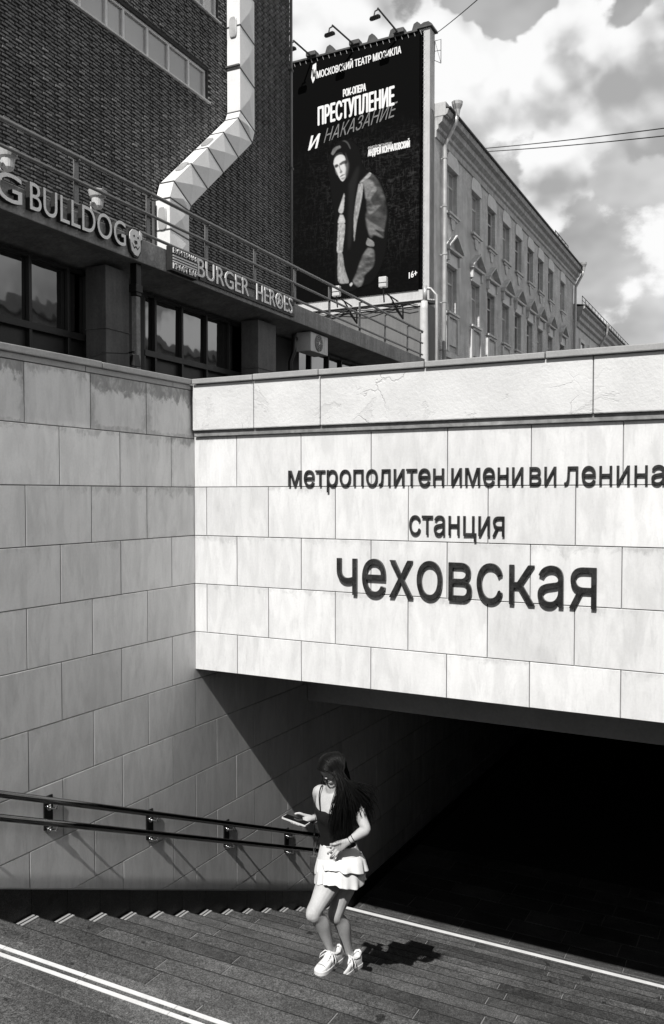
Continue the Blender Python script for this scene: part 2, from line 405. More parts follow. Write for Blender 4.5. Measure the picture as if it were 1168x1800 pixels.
# ------------------------------------------------------------------ the stairwell: measured sizes
S = .63                                   # slab length
H = .6691 * S                             # slab height
Z0 = .1047 * S                            # course line nearest eye level
DX = -7.2991 * S                          # plane of the side wall
LY = 9.7211 * S                           # plane of the entrance wall
RUN, RISE = .3345, .1377
NY, NZ = 4.232, -2.897                    # nosing 0 on the side wall
def nos(k): return NY + RUN * k, NZ - RISE * k
K_TOP, K_LOW = -2, 14
SLOPE = RISE / RUN
WX = 1.5                                  # far side of the stairwell, outside the picture
LAND_Y, LAND_Z = nos(K_TOP)[0], nos(K_TOP)[1]
FLOOR_Z = nos(K_LOW)[1] - RISE
LINTEL_BOTTOM = -1.532
BEAM_Y, BEAM_Z = 8.11, -2.226
CAP_TOP, CAP_LOW = .995, .949

def slab_block(mb, corners, depth, nrm, tint, stain, bev=.004):
    """one stone slab: bevelled front face + sides. corners: 4+ points counter-clockwise seen from the front"""
    c = [Vector(p) for p in corners]; n = Vector(nrm); cen = sum(c, Vector()) / len(c)
    us = [Vector(p) for p in corners]
    u0 = min(p.dot(mb.uax) for p in us); u1 = max(p.dot(mb.uax) for p in us); v0 = mb.v0; v1 = mb.v1
    def shrink(p):
        d = (cen - p); return p + Vector((math.copysign(min(abs(d.x), bev), d.x), math.copysign(min(abs(d.y), bev), d.y), math.copysign(min(abs(d.z), bev), d.z)))
    m = len(c); front = [shrink(p) for p in c]; mid = [p - n * bev for p in c]; back = [p - n * depth for p in c]
    b = len(mb.v); allv = front + mid + back; mb.v += [tuple(p) for p in allv]
    fs = [tuple(range(m))] + [(i, i + m, (i+1) % m + m, (i+1) % m) for i in range(m)] + [(i + m, i + 2*m, (i+1) % m + 2*m, (i+1) % m + m) for i in range(m)]
    for f in fs:
        mb.f.append(tuple(i + b for i in f)); mb.tint.append(tint); mb.stain.append(stain)
        for i in f:
            p = allv[i]; mb.uv.append(((p.dot(mb.uax) - u0) / max(u1 - u0, 1e-6), (p.z - v0) / max(v1 - v0, 1e-6)))
def clip_below(poly, zline):                 # keep the part of a polygon (u, z) above the line z = zline(u)
    out = []
    for i in range(len(poly)):
        a, b = poly[i], poly[(i+1) % len(poly)]
        da, db = a[1] - zline(a[0]), b[1] - zline(b[0])
        if da >= 0: out.append(a)
        if da * db < 0:
            t = da / (da - db); out.append((a[0] + (b[0]-a[0]) * t, a[1] + (b[1]-a[1]) * t))
    return out

PLINTH = lambda y: -2.633 - .4135 * (y - 4.02) if y < 9.2 else FLOOR_Z + .17
if True:
    # --- side wall
    t = Thing('stone_wall', 'long side wall of grey marble slabs above the handrails', 'wall', (DX, 6, FLOOR_Z))
    mb = MB(); mb.special = True; mb.uax = Vector((0, 1, 0))
    y00 = 6.2172 * S; G = .0026
    for n in range(-2, 13):
        ztop = Z0 - n * H + H; zbot = ztop - H            # row n lies between line n-1 .. n  (shifted so that n=0 is just above eye level)
        if n == -2: continue
        if n == -1: ztop = CAP_LOW - .045
        off = 0 if n % 2 == 0 else .5
        for j in range(-9, 32):
            a, b = y00 + (j + off) * S, y00 + (j + 1 + off) * S
            a, b = a + G, b - G
            pts = [(a, zbot + G), (b, zbot + G), (b, ztop - G), (a, ztop - G)]
            pts = clip_below(pts, lambda y: PLINTH(y))
            if len(pts) < 3: continue
            area = 0
            for i in range(len(pts)): area += pts[i][0] * pts[(i+1) % len(pts)][1] - pts[(i+1) % len(pts)][0] * pts[i][1]
            if abs(area) < 2e-4: continue
            stn = {-1: 1.0, 0: .75, 1: .42, 2: .3, 3: .25, 4: .3, 5: .25}.get(n, .15) * random.uniform(.45, 1.25)
            mb.v0, mb.v1 = zbot, ztop
            slab_block(mb, [(DX + random.uniform(-.0012, .0012), y, z) for y, z in pts], .03, (1, 0, 0), random.random(), stn, .003)
    mb.build('cladding', M['marble_side'], t)
    b = MB(); b.box(DX - .35, DX - .02, -8, 30, FLOOR_Z - .3, CAP_LOW - .002); b.build('core', M['joint'], t)
    b = MB()                                   # coping stones with open joints, a thin course of bed stones under them
    for a in range(-6, 5):
        y0 = LY - .05 + (a - 5) * 1.12; b.box(DX - .40, DX + .035, y0 + .003, y0 + 1.117, CAP_LOW, CAP_TOP + random.uniform(-.002, .002))
    b.box(DX - .40, DX + .02, LY + .12, 12, CAP_LOW, CAP_TOP)
    b.build('coping', M['coping'], t, bevel=.006)
    b = MB()
    for a in range(-6, 6):
        y0 = LY - .30 + (a - 5) * 1.02; b.box(DX - .02, DX + .008, y0 + .002, min(y0 + 1.018, LY - .025), CAP_LOW - .043, CAP_LOW - .003)
    b.build('bed_course', M['coping'], t, bevel=.003)
    b = MB()                                   # dark plinth following the flight, one stone per step
    b.special = True; b.uax = Vector((0, 1, 0)); b.v0, b.v1 = -5, -2
    for k in range(-14, 40):
        y0, z0 = nos(k); y1 = y0 + RUN
        lo = z0 - .6 if y0 < 9.2 else FLOOR_Z - .1
        P = [(y0 + .0015, lo), (y1 - .0015, lo - (.1 if y0 < 9.2 else 0)), (y1 - .0015, PLINTH(y1) - .002), (y0 + .0015, PLINTH(y0) - .002)]
        slab_block(b, [(DX + .012, y, z) for y, z in P], .03, (1, 0, 0), random.random(), 0, .002)
    b.build('plinth', M['granite_dark'], t)
    b = MB()                                   # thin pale edge strip on top of the plinth
    ys = [-1 + i * .5 for i in range(21)]
    for i in range(20):
        y0, y1 = ys[i], ys[i+1]
        b.hexa([(DX + .001, y0, PLINTH(y0)), (DX + .017, y0, PLINTH(y0)), (DX + .017, y1, PLINTH(y1)), (DX + .001, y1, PLINTH(y1)),
                (DX + .001, y0, PLINTH(y0) + .007), (DX + .017, y0, PLINTH(y0) + .007), (DX + .017, y1, PLINTH(y1) + .007), (DX + .001, y1, PLINTH(y1) + .007)])
    b.build('edge_strip', M['coping'], t)

    # --- entrance wall over the mouth of the underpass
    t = Thing('entrance_wall', 'sunlit white marble wall over the dark underpass mouth', 'wall', (0, LY, LINTEL_BOTTOM))
    mb = MB(); mb.special = True; mb.uax = Vector((1, 0, 0))
    x00 = -6.5977 * S
    for n in range(0, 5):
        ztop = Z0 - n * H + H; zbot = ztop - H
        if n == 4: zbot = LINTEL_BOTTOM
        if n == 0: ztop = .502
        off = 0 if n % 2 == 0 else .5
        for j in range(-2, 15):
            a, b_ = max(x00 + (j + off) * S + G, DX + .001), min(x00 + (j + 1 + off) * S - G, WX)
            if b_ - a < .03: continue
            mb.v0, mb.v1 = zbot, ztop
            pts = [(a, zbot + G), (b_, zbot + G), (b_, ztop - G), (a, ztop - G)]
            slab_block(mb, [(x, LY + random.uniform(-.0012, .0012), z) for x, z in pts], .03, (0, -1, 0), random.random(), random.uniform(.05, .4) + (.15 if n in (2, 3) else 0), .003)
    mb.build('cladding', M['marble'], t)
    b = MB(); b.box(DX + .001, WX, LY + .02, LY + .40, LINTEL_BOTTOM + .003, CAP_LOW - .002); b.build('core', M['concrete'], t)
    b = MB(); xs = [DX + .02, -3.95, -3.32, -1.2, .6, WX]     # plastered band, standing proud of the slabs
    for i in range(len(xs) - 1): b.box(xs[i] + .0025, xs[i+1] - .0025, LY - .055, LY + .02, .553, CAP_LOW - .004)
    b.build('plaster_band', M['plaster'], t, bevel=.008)
    b = MB(); b.box(DX + .02, WX, LY - .028, LY + .02, .502, .5528); b.build('ledge', M['concrete'], t, bevel=.004)
    b = MB(); x = DX + .036
    for i, w in enumerate((.62, .62, .9, .9, 1.0, 1.1, 1.1, 1.2, 1.2, 1.2)):
        b.box(x + .003, min(x + w - .003, WX), LY - .085, LY + .42, CAP_LOW, CAP_TOP + random.uniform(-.003, .003)); x += w
        if x > WX: break
    b.build('coping', M['coping'], t, bevel=.006)

    # --- beam, ceiling and walls inside the underpass
    b = MB(); b.box(DX + .002, WX, BEAM_Y, BEAM_Y + .5, BEAM_Z, -1.3)
    tag(b.build('ceiling_beam', M['beam_paint'], bevel=.01), 'grey concrete beam behind the bottom edge of the entrance wall', 'beam')
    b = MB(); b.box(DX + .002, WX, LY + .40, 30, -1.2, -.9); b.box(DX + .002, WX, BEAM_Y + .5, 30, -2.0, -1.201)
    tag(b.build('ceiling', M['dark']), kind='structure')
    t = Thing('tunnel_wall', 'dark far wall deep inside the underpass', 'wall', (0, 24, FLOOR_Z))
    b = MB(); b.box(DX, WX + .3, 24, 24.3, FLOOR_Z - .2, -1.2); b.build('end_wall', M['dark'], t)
    t = Thing('facing_wall', 'pale stone wall on the far side of the stairwell', 'wall', (WX, 6, FLOOR_Z))
    b = MB(); b.box(WX + .002, WX + .35, -8, 24, FLOOR_Z - .3, .6); b.build('stonework', M['concrete_pale'], t)
    b = MB(); b.box(DX + .004, WX, 12.5, 12.8, FLOOR_Z, -2.0)
    # --- floor of the underpass
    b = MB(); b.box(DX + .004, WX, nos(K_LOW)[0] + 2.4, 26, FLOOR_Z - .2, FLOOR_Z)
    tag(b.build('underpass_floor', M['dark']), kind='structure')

    # --- stairs: every step a row of granite blocks on a bed of pale grout
    mb = MB(); mb.special = True; mb.uax = Vector((1, 0, 0)); mb.v0, mb.v1 = 0, 1
    gr = MB()
    def step_blocks(y0, y1, z, lens, x_start, riser):
        x = x_start
        while x < WX:
            w = random.choice(lens); a, b_ = max(x, DX + .004), min(x + w, WX); x += w
            if b_ - a < .05: continue
            j = .0028; tz = random.uniform(-.0015, .0015)
            slab_block(mb, [(a + j, y0, z + tz), (b_ - j, y0, z + tz), (b_ - j, y1, z + tz), (a + j, y1, z + tz)], .08, (0, 0, 1), random.random(), 0, .005)
        gr.box(DX + .004, WX, y0, y1 - .012, z - .18, z - .006)
        gr.box(DX + .004, WX, y1 - .03, y1 - .008, z - riser, z - .07)
    for k in range(K_TOP + 1, K_LOW + 1):
        y1, z = nos(k); y0 = y1 - RUN - (.0)
        step_blocks(y0 + .0015, y1, z, (1.05, 1.2, 1.32), DX - random.uniform(0, 1.2), RISE + .02)
    # landing at the top and the flight up to the street behind the camera
    for r_ in range(4):
        step_blocks(LAND_Y - .30 * (r_ + 1) + .0015, LAND_Y - .30 * r_ - (.0015 if r_ else 0), LAND_Z, (1.05, 1.2, 1.32), DX - random.uniform(0, 1.2), RISE)
    uy = LAND_Y - 1.2
    for i in range(1, 19):
        step_blocks(uy - .32 * i, uy - .32 * (i - 1), LAND_Z + .138 * i, (1.2,), DX - .3 * (i % 3), .138)
    for r_ in range(8):
        ya = nos(K_LOW)[0] + .30 * r_
        step_blocks(ya + (.0015 if r_ else -.05), ya + .30 - .0015, FLOOR_Z, (.6, .62), DX - random.uniform(0, .6), .1)
    t = Thing('stairs', 'grey granite stairs going down into the underpass', 'stairs', (0, LAND_Y, FLOOR_Z), kind='structure')
    mb.build('granite_blocks', M['granite'], t); gr.build('grout_bed', M['grout'], t)
    b = MB()
    for (ya, yb) in ((LAND_Y - .112, LAND_Y - .086), (LAND_Y - .172, LAND_Y - .147)): 
        x = DX + .006
        while x < WX: b.box(x, min(x + .62, WX) - .003, ya, yb, LAND_Z + .0005, LAND_Z + .005); x += .62
    yl, zl = nos(K_LOW)
    b.box(DX + .006, WX, yl - .055, yl - .008, zl + .0005, zl + .005)
    b.build('warning_stripe', M['stripe'], t)
    b = MB()
    for k in range(K_TOP + 1, K_LOW + 1):
        y1, z = nos(k); b.box(DX + .10, WX, y1 - .013, y1 - .009, z + .0018, z + .0035)
    b.build('edge_line', M['granite_dark_plain'], t)
    for nm, m_, strips in (('rail_shadow_strip', 'granite_dark_plain', ((.013, .030), (.052, .066))), ('sunlit_rib', 'coping', ((.030, .052), (.066, .088)))):  # dark and pale strips imitating the handrails' shadow bands on the treads
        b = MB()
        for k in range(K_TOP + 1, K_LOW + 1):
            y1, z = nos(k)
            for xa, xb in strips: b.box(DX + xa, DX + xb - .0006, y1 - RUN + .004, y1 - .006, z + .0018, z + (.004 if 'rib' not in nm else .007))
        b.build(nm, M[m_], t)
    # --- street level
    b = MB(); g = 0.0 - .05
    for (x0, x1, y0, y1) in ((-120, DX - .02, -60, 220), (WX + .34, 120, -60, 220), (DX - .02, WX + .34, LY + .40, 220), (DX - .02, WX + .34, -60, uy - .32 * 18)):
        b.add([(x0, y0, g), (x1, y0, g), (x1, y1, g), (x0, y1, g)], [(0, 1, 2, 3)])
    tag(b.build('pavement', M['pavement']), kind='structure')

    # --- handrails
    RX = DX + .095
    t = Thing('handrail', 'pair of polished steel handrails on black wall brackets along the side wall', 'handrail', (DX, 6, FLOOR_Z))
    zu = lambda y: -1.957 - .4155 * (y - 3.943); zlw = lambda y: -2.111 - .4195 * (y - 3.94)
    for zf, nm in ((zu, 'upper_rail'), (zlw, 'lower_rail')):
        b = MB(); pts = [(RX, 2.0, zf(2.0)), (RX, 5, zf(5)), (RX, 8.2, zf(8.2)), (RX, 8.35, zf(8.35) + .01), (RX, 8.45, zf(8.4))]
        b.tube(pts, .0235, 20); b.build(nm, M['steel'], t, smooth=True)
    for i in range(-1, 5):
        y = 4.397 + 1.0885 * i; zc = (zu(y) + zlw(y)) / 2 - .012
        b = MB(); b.box(DX + .001, DX + .014, y - .040, y + .040, zc - .122, zc + .118)
        pl = b.build('bracket_plate', M['plate'], t, bevel=.003)
        for zf in (zu, zlw):
            z = zf(y)
            b = MB(); b.tube([(DX + .012, y, z - .055), (DX + .045, y, z - .058), (DX + .085, y + .003, z - .050), (RX, y + .004, z - .018)], [.011, .010, .0095, .009], 10)
            b.tube([(DX + .012, y, z - .055), (DX + .024, y, z - .055)], .022, 14)
            b.build('arm', M['steel_bright'], pl, smooth=True)

# ------------------------------------------------------------------ text
def text_width(s, font_scale=1.):
    cu = bpy.data.curves.new('t', 'FONT'); cu.body = s
    o = bpy.data.objects.new('t', cu); COL.objects.link(o); bpy.context.view_layer.update()
    xs = [c[0] for c in o.bound_box]; r = (min(xs), max(xs))
    bpy.data.objects.remove(o); bpy.data.curves.remove(cu); return r
def glyphs(s, extrude=0., shear=0., res=4):
    """flat or solid lettering at size 1: list of (character, vertices, faces) laid out with the font's own spacing.
    The font's outlines overlap, so each letter is triangulated afresh and kept where the outlines wind round it."""
    out = []
    for i, ch in enumerate(s):
        if ch == ' ': continue
        cu = bpy.data.curves.new('t', 'FONT'); cu.body = ch; cu.fill_mode = 'NONE'; cu.shear = shear; cu.resolution_u = res
        o = bpy.data.objects.new('t', cu); COL.objects.link(o)
        me = bpy.data.meshes.new_from_object(o.evaluated_get(bpy.context.evaluated_depsgraph_get()))
        co = [Vector((v.co.x, v.co.y)) for v in me.vertices]; nb = {}
        for e in me.edges: a, b = e.vertices; nb.setdefault(a, []).append(b); nb.setdefault(b, []).append(a)
        bpy.data.objects.remove(o); bpy.data.curves.remove(cu); bpy.data.meshes.remove(me)
        seen = set(); loops = []
        for a in sorted(nb):
            if a in seen: continue
            lp = [a]; seen.add(a); cur = min(nb[a])          # vertices of an outline are stored in its own order
            if a + 1 in nb[a]: cur = a + 1
            while cur not in seen:
                lp.append(cur); seen.add(cur)
                nx = [q for q in nb[cur] if q not in seen]
                if not nx: break
                cur = nx[0]
            loops.append(lp)
        if not loops: continue
        edges = [(lp[q], lp[(q + 1) % len(lp)]) for lp in loops for q in range(len(lp))]
        r = geometry.delaunay_2d_cdt(co, edges, [], 0, 1e-5)
        def wind(p):
            w = 0
            for lp in loops:
                for q in range(len(lp)):
                    a, b = co[lp[q]], co[lp[(q + 1) % len(lp)]]
                    if (a.y <= p.y) != (b.y <= p.y):
                        x = a.x + (p.y - a.y) / (b.y - a.y) * (b.x - a.x)
                        if x > p.x: w += 1 if b.y > a.y else -1
            return w
        keep = [f for f in r[2] if wind((r[0][f[0]] + r[0][f[1]] + r[0][f[2]]) / 3) != 0]
        n_ = len(r[0]); vs = [Vector((p.x, p.y, extrude)) for p in r[0]]; fs = [tuple(f) for f in keep]
        if extrude:
            vs += [Vector((p.x, p.y, -extrude)) for p in r[0]]
            fs += [tuple(q + n_ for q in reversed(f)) for f in keep]
            de = {}
            for f in keep:
                for q in range(3): de[(f[q], f[(q + 1) % 3])] = 1
            fs += [(a, a + n_, b + n_, b) for a, b in de if (b, a) not in de]
        used = sorted({q for f in fs for q in f}); mp = {q: w for w, q in enumerate(used)}
        vs = [vs[q] for q in used]; fs = [tuple(mp[q] for q in f) for f in fs]
        right = text_width(s[:i+1])[1]; mx = text_width(ch)[1]
        for v in vs: v.x += right - mx
        out.append((ch, vs, fs))
    return out
def x_height(s='x'):
    g = glyphs(s); ys = [v.y for v in g[0][1]]; return max(ys)
XH, CH = x_height('x'), x_height('H')
def set_text(s, u0, u1, base, height, place, kind='caps', **kw):
    """letters stretched to run from u0 to u1 with the given x-height or cap height; place(u, v, w) -> point"""
    g = glyphs(s, **kw); xs = [v.x for _, vs, _ in g for v in vs]; a, b = min(xs), max(xs)
    sx = (u1 - u0) / (b - a); sy = height / (XH if kind == 'x' else CH)
    res = []
    for ch, vs, fs in g:
        res.append((ch, [place(u0 + (v.x - a) * sx, base + v.y * sy, v.z) for v in vs], fs))
    return res

def lettering(name, label, words, xh, ext, plane_y, base, group=None):
    cx = (words[0][1] + words[-1][2]) / 2
    t = Thing(name, label, 'lettering', (cx, plane_y, base), group=group)
    for s, x0, x1 in words:
        for ch, vs, fs in set_text(s, x0, x1, base, xh, lambda u, v, w: (u, plane_y - ext / 2 - w - .004, v), 'x', extrude=ext / 2, res=6):
            mb = MB(); mb.add(vs, fs); p = mb.build('letter', M['bronze'], t, bevel=.0035 if xh > .2 else .002, segs=1)
lx = lambda px, py: on_y(px, py, LY).x
lz = lambda px, py: on_y(px, py, LY).z
lettering('line_name_sign', 'upper row of small dark metal letters on the white marble wall',
          [('метрополитен', lx(509, 840), lx(782, 840)), ('имени', lx(795, 838), lx(921, 838)), ('ви', lx(932, 838), lx(979, 838)), ('ленина', lx(993, 836), lx(1170, 836))],
          .108, .016, LY, (lz(600, 855) + lz(1100, 852)) / 2)
lettering('station_word_sign', 'short middle row of small dark metal letters on white marble', [('станция', lx(721, 925), lx(888, 925))], .122, .017, LY, (lz(730, 941) + lz(880, 942)) / 2)
lettering('station_name_sign', 'large dark metal letters of the station name on white marble', [('чеховская', lx(595, 1020), lx(1050, 1035))], .238, .026, LY, (lz(610, 1048) + lz(1040, 1066)) / 2)

# ------------------------------------------------------------------ brick building with the restaurants (left, across the pavement)
A1 = R(2.4)                                  # its street front runs 2.4 degrees off the side wall
FX, WXB, GX = -8.1, -9.5, -8.85              # canopy edge, brick wall, shop windows
GROUND = -.05
def wall_grid(mb, u0, u1, z0, z1, holes, depth, place):
    """flat wall with rectangular holes and their reveals; place(u, d, z) with d = depth behind the face"""
    us = sorted({u0, u1, *[h[0] for h in holes], *[h[1] for h in holes]}); zs = sorted({z0, z1, *[h[2] for h in holes], *[h[3] for h in holes]})
    for i in range(len(us) - 1):
        for j in range(len(zs) - 1):
            cu, cz = (us[i] + us[i+1]) / 2, (zs[j] + zs[j+1]) / 2
            if any(h[0] < cu < h[1] and h[2] < cz < h[3] for h in holes): continue
            mb.add([place(us[i], 0, zs[j]), place(us[i+1], 0, zs[j]), place(us[i+1], 0, zs[j+1]), place(us[i], 0, zs[j+1])], [(0, 1, 2, 3)])
    for a, b, c, d in holes:
        mb.add([place(a,0,c), place(b,0,c), place(b,0,d), place(a,0,d), place(a,depth,c), place(b,depth,c), place(b,depth,d), place(a,depth,d)],
               [(0,4,5,1), (1,5,6,2), (2,6,7,3), (3,7,4,0)])

t = Thing('brick_building', 'dark brick building with restaurant windows under its terrace', 'building', (-13, 8, GROUND), A1)
Y0B, Y1B, ZTOP = -6.0, 17.7, 17.0
def on1(px, py, X=WXB): return on_x(px, py, X, A1)
WIN = (5.2, on1(365, 150).y, 7.60, 8.20)      # ribbon window
wy = [on1(x, y).y for x, y in ((145, 15), (192, 50), (222, 75), (264, 105), (301, 130), (336, 155))]
WIN2 = (14.05 - 8.6, 14.72, 9.30, 10.2)
holes = [WIN, WIN2]
mb = MB(); wall_grid(mb, Y0B, Y1B, 3.4, ZTOP, holes, .16, lambda u, d, z: (WXB - .012 - d, u, z))
mb.box(WXB - 9, WXB - .2, Y0B, Y1B - .002, 3.4, ZTOP - .02)
mb.build('wall', M['mortar'], t, recalc=False)
mb = MB(); mb.special = True; row = 0; z = 3.45; BH, BL = .054, .13
rr = random.Random(3)
while z < ZTOP:
    y = 4.6 + (BL / 2 if row % 2 else 0)
    while y < Y1B - .05:
        a, b = y + .007, min(y + BL, Y1B) - .007; y += BL
        c, d = z + .010, z + BH - .008
        if any(h[0] - .02 < b and a < h[1] + .02 and h[2] - .02 < d and c < h[3] + .02 for h in holes): continue
        if z > 13.2: continue
        p = (.006 + .005 * rr.random()) + (.015 if (row + int(round(y / BL))) % 2 else 0) + (.012 * rr.random() if rr.random() < .15 else 0)
        q = p + rr.uniform(-.006, .006)
        base = len(mb.v); x = WXB - .014
        mb.v += [(x, a, c), (x, b, c), (x, b, d), (x, a, d), (x + p + .010, a + .004, c + .002), (x + q + .010, b - .002, c + .002), (x + q + .006, b - .002, d - .004), (x + p + .006, a + .004, d - .004)]
        tt = rr.random()
        for f in ((4, 5, 6, 7), (0, 4, 7, 3), (1, 2, 6, 5), (3, 7, 6, 2), (0, 1, 5, 4)):
            mb.f.append(tuple(i + base for i in f)); mb.tint.append(tt); mb.stain.append(0); mb.uv += [(0, 0)] * 4
    z += BH; row += 1
mb.build('brickwork', M['brick'], t)
def ribbon(h, mull, t, pane_x=.10):
    w = MB()
    x0, x1 = WXB - .115, WXB - .05
    for y in mull: w.box(x0, x1, y - .028, y + .028, h[2] + .05, h[3] - .05)
    w.box(x0, x1, h[0], h[1], h[2], h[2] + .05); w.box(x0, x1, h[0], h[1], h[3] - .05, h[3])
    w.box(x0, x1, h[1] - .05, h[1], h[2] + .05, h[3] - .05); w.box(x0, x1, h[0], h[0] + .05, h[2] + .05, h[3] - .05)
    f = w.build('window', M['frame_pale'], t, bevel=.004)
    g = MB(); g.box(WXB - .105, WXB - .09, h[0] + .05, h[1] - .05, h[2] + .05, h[3] - .05); g.build('pane', M['glass_pale'], f)
    s_ = MB(); s_.box(WXB - .10, WXB + .055, h[0] - .04, h[1] + .04, h[2] - .032, h[2] - .002); s_.build('sill', M['white_metal'], f, bevel=.003)
ribbon(WIN, wy + [7.2, 8.2, 9.2, 10.0], t)
ribbon(WIN2, [14.3, 13.2, 12.2, 11.2], t)
# canopy (terrace slab) and its edge beam
ZF0, ZF1 = 3.43, 3.78
CEND = 23.0
mb = MB(); mb.box(FX - .22, FX, 2, CEND, ZF0, ZF1); mb.build('canopy_edge', M['concrete'], t, bevel=.012)
mb = MB(); mb.hexa([(-9.6, 2, 3.2), (FX - .222, 2, ZF0 + .02), (FX - .222, CEND - .003, ZF0 + .02), (-9.6, CEND - .003, 3.2), (-9.6, 2, ZF1 - .12), (FX - .222, 2, ZF1 - .12), (FX - .222, CEND - .003, ZF1 - .12), (-9.6, CEND - .003, ZF1 - .12)]); mb.build('terrace_slab', M['concrete'], t)
# ground floor: dark shop front with glazing
ZH, ZS = 3.28, 2.36
panes1 = [4.2, 5.3, 6.4, 7.4, 8.35, on1(57, 500, GX).y - .05, on1(120, 500, GX).y, on1(152, 500, GX).y]
panes2 = [on1(x, 600, GX).y for x in (253, 273, 320, 363, 403, 438)] + [on1(455, 600, GX).y]
panes3 = [on1(x, 630, GX).y for x in (524, 546, 577, 600)] + [19.9, 21.0, 22.2]
mb = MB(); mb.box(-18, GX - .14, 2, CEND + 2, GROUND, 3.29); mb.box(GX - .139, GX - .01, 2, CEND, GROUND, 1.0)
for a, b in ((on1(152, 500, GX).y + .05, panes2[0] - .05), (panes2[-1] + .05, panes3[0] - .05)): mb.box(GX - .138, GX + .05, a, b, GROUND, 3.28)
mb.build('shop_front', M['dark'], t)
for P in (panes1, panes2, panes3):
    w = MB()
    for y in P: w.box(GX - .10, GX + .02, y - .027, y + .027, 1.0, ZH)
    w.box(GX - .09, GX + .03, P[0], P[-1], ZS - .10, ZS); w.box(GX - .09, GX + .01, P[0], P[-1], ZH - .05, ZH + .01); w.box(GX - .09, GX + .035, P[0], P[-1], 1.62, 1.70)
    f = w.build('shop_window', M['frame_dark'], t, bevel=.006)
    for a, b in zip(P[:-1], P[1:]):
        g = MB(); xx = GX - .05; tl = random.uniform(-.006, .006)
        g.add([(xx, a + .035, ZS), (xx + tl, b - .035, ZS), (xx + tl + .006, b - .035, ZH - .05), (xx + .006, a + .035, ZH - .05)], [(0, 1, 2, 3)])
        g.build('pane', M['glass'], f)
        g = MB(); g.box(xx - .02, xx, a + .035, b - .035, 1.70, ZS - .1); g.build('lower_panel', M['frame_dark'], f)
# pillars that carry the canopy
for (pa, pb) in ((on1(184, 560, -8.45).y, on1(211, 560, -8.42).y), (on1(452, 610, -8.45).y, on1(476, 610, -8.42).y)):
    mb = MB(); mb.box(-8.80, -8.42, pa, pb + .22, GROUND, ZF0 - .09); mb.box(-8.81, -8.405, pa - .012, pb + .232, 2.42, 2.436)
    mb.build('pillar', M['pillar'], t, bevel=.01)

t2 = Thing('corner_pipe', 'thin pale conduit running up the corner of the brick building', 'pipe', (WXB + .05, Y1B - .06, ZF1), A1)
mb = MB(); mb.tube([(WXB + .06, Y1B - .05, 3.6), (WXB + .06, Y1B - .05, 13.5)], .035, 8); mb.build('conduit', M['rail_paint'], t2, smooth=True)
for z in (5.2, 7.4, 9.6, 11.8): mb = MB(); mb.box(WXB - .01, WXB + .10, Y1B - .10, Y1B, z, z + .05); mb.build('clip', M['seam'], t2)
# terrace railing
POSTS = [5.97, 7.58, 9.19, 10.75, 12.32, 13.91, 15.48, 17.08, 18.72, 20.3, 21.9, 22.93]
t = Thing('terrace_railing', 'grey three-bar metal railing along the edge of the restaurant terrace', 'railing', (FX - .06, 12, ZF1), A1)
for zr, r_ in ((4.535, .030), (4.215, .024), (3.895, .024)):
    mb = MB(); mb.tube([(FX - .06, 2.2, zr), (FX - .06, 13, zr), (FX - .06, CEND - .03, zr)], r_, 12); mb.build('rail', M['rail_paint'], t, smooth=True)
for y in POSTS:
    mb = MB(); mb.box(FX - .115, FX - .096, y - .045, y + .045, ZF1 - .35, 4.50); mb.box(FX - .098, FX - .03, y - .016, y + .016, 4.485, 4.505)
    mb.build('post', M['rail_paint'], t, bevel=.003)

# square ventilation duct climbing the brick wall
t = Thing('ventilation_duct', 'bent square sheet-metal duct climbing the dark brick wall', 'duct', (-9.3, 12.4, ZF1), A1)
XF = -9.16; XB = -9.46; WD = .56
pa = [(12.62, 3.5), (12.62, 5.20), (12.74, 5.52), (14.90, 7.45), (14.98, 7.62), (14.98, 13.5)]      # edge towards the camera
pbk = [(13.20, 3.5), (13.20, 5.13), (13.26, 5.24), (15.44, 7.16), (15.54, 7.42), (15.54, 13.5)]
mb = MB()
def bulge(i0, i1, s0, s1):      # one length of duct; its street face is pressed out to a shallow pyramid
    L_ = lambda P, i, s: tuple(P[i][c] + (P[i+1][c] - P[i][c]) * s for c in (0, 1))
    a0, b0, a1, b1 = L_(pa, i0, s0), L_(pbk, i0, s0), L_(pa, i1, s1), L_(pbk, i1, s1)
    c = ((a0[0] + b0[0] + a1[0] + b1[0]) / 4, (a0[1] + b0[1] + a1[1] + b1[1]) / 4)
    q = [(XF, *a0), (XF, *b0), (XF, *b1), (XF, *a1)]; r_ = [(XB, *a0), (XB, *b0), (XB, *b1), (XB, *a1)]
    mb.add(q + r_ + [(XF + .045, *c)], [(0, 1, 8), (1, 2, 8), (2, 3, 8), (3, 0, 8), (0, 3, 7, 4), (1, 5, 6, 2), (0, 4, 5, 1), (2, 6, 7, 3), (4, 7, 6, 5)])
    seams.append((a1, b1))
seams = []
for s0, s1 in ((0, .35), (.35, .68), (.68, 1)): bulge(0, 0, s0, s1)
bulge(1, 1, 0, 1)
for s in range(4): bulge(2, 2, s / 4, (s + 1) / 4)
bulge(3, 3, 0, 1)
for s in range(7): bulge(4, 4, s / 7, (s + 1) / 7)
mb.build('duct', M['duct'], t)
for a, b in seams[:-1]:
    d = Vector((b[0] - a[0], b[1] - a[1])).normalized(); n_ = Vector((-d.y, d.x)) * .009
    e = d * .012
    P = [(a[0] - e.x - n_.x, a[1] - e.y - n_.y), (b[0] + e.x - n_.x, b[1] + e.y - n_.y), (b[0] + e.x + n_.x, b[1] + e.y + n_.y), (a[0] - e.x + n_.x, a[1] - e.y + n_.y)]
    mb = MB(); mb.prism(P, lambda p: (XF + .012, p[0], p[1]), lambda p: (XB - .005, p[0], p[1]))
    mb.build('flange', M['seam'], t)
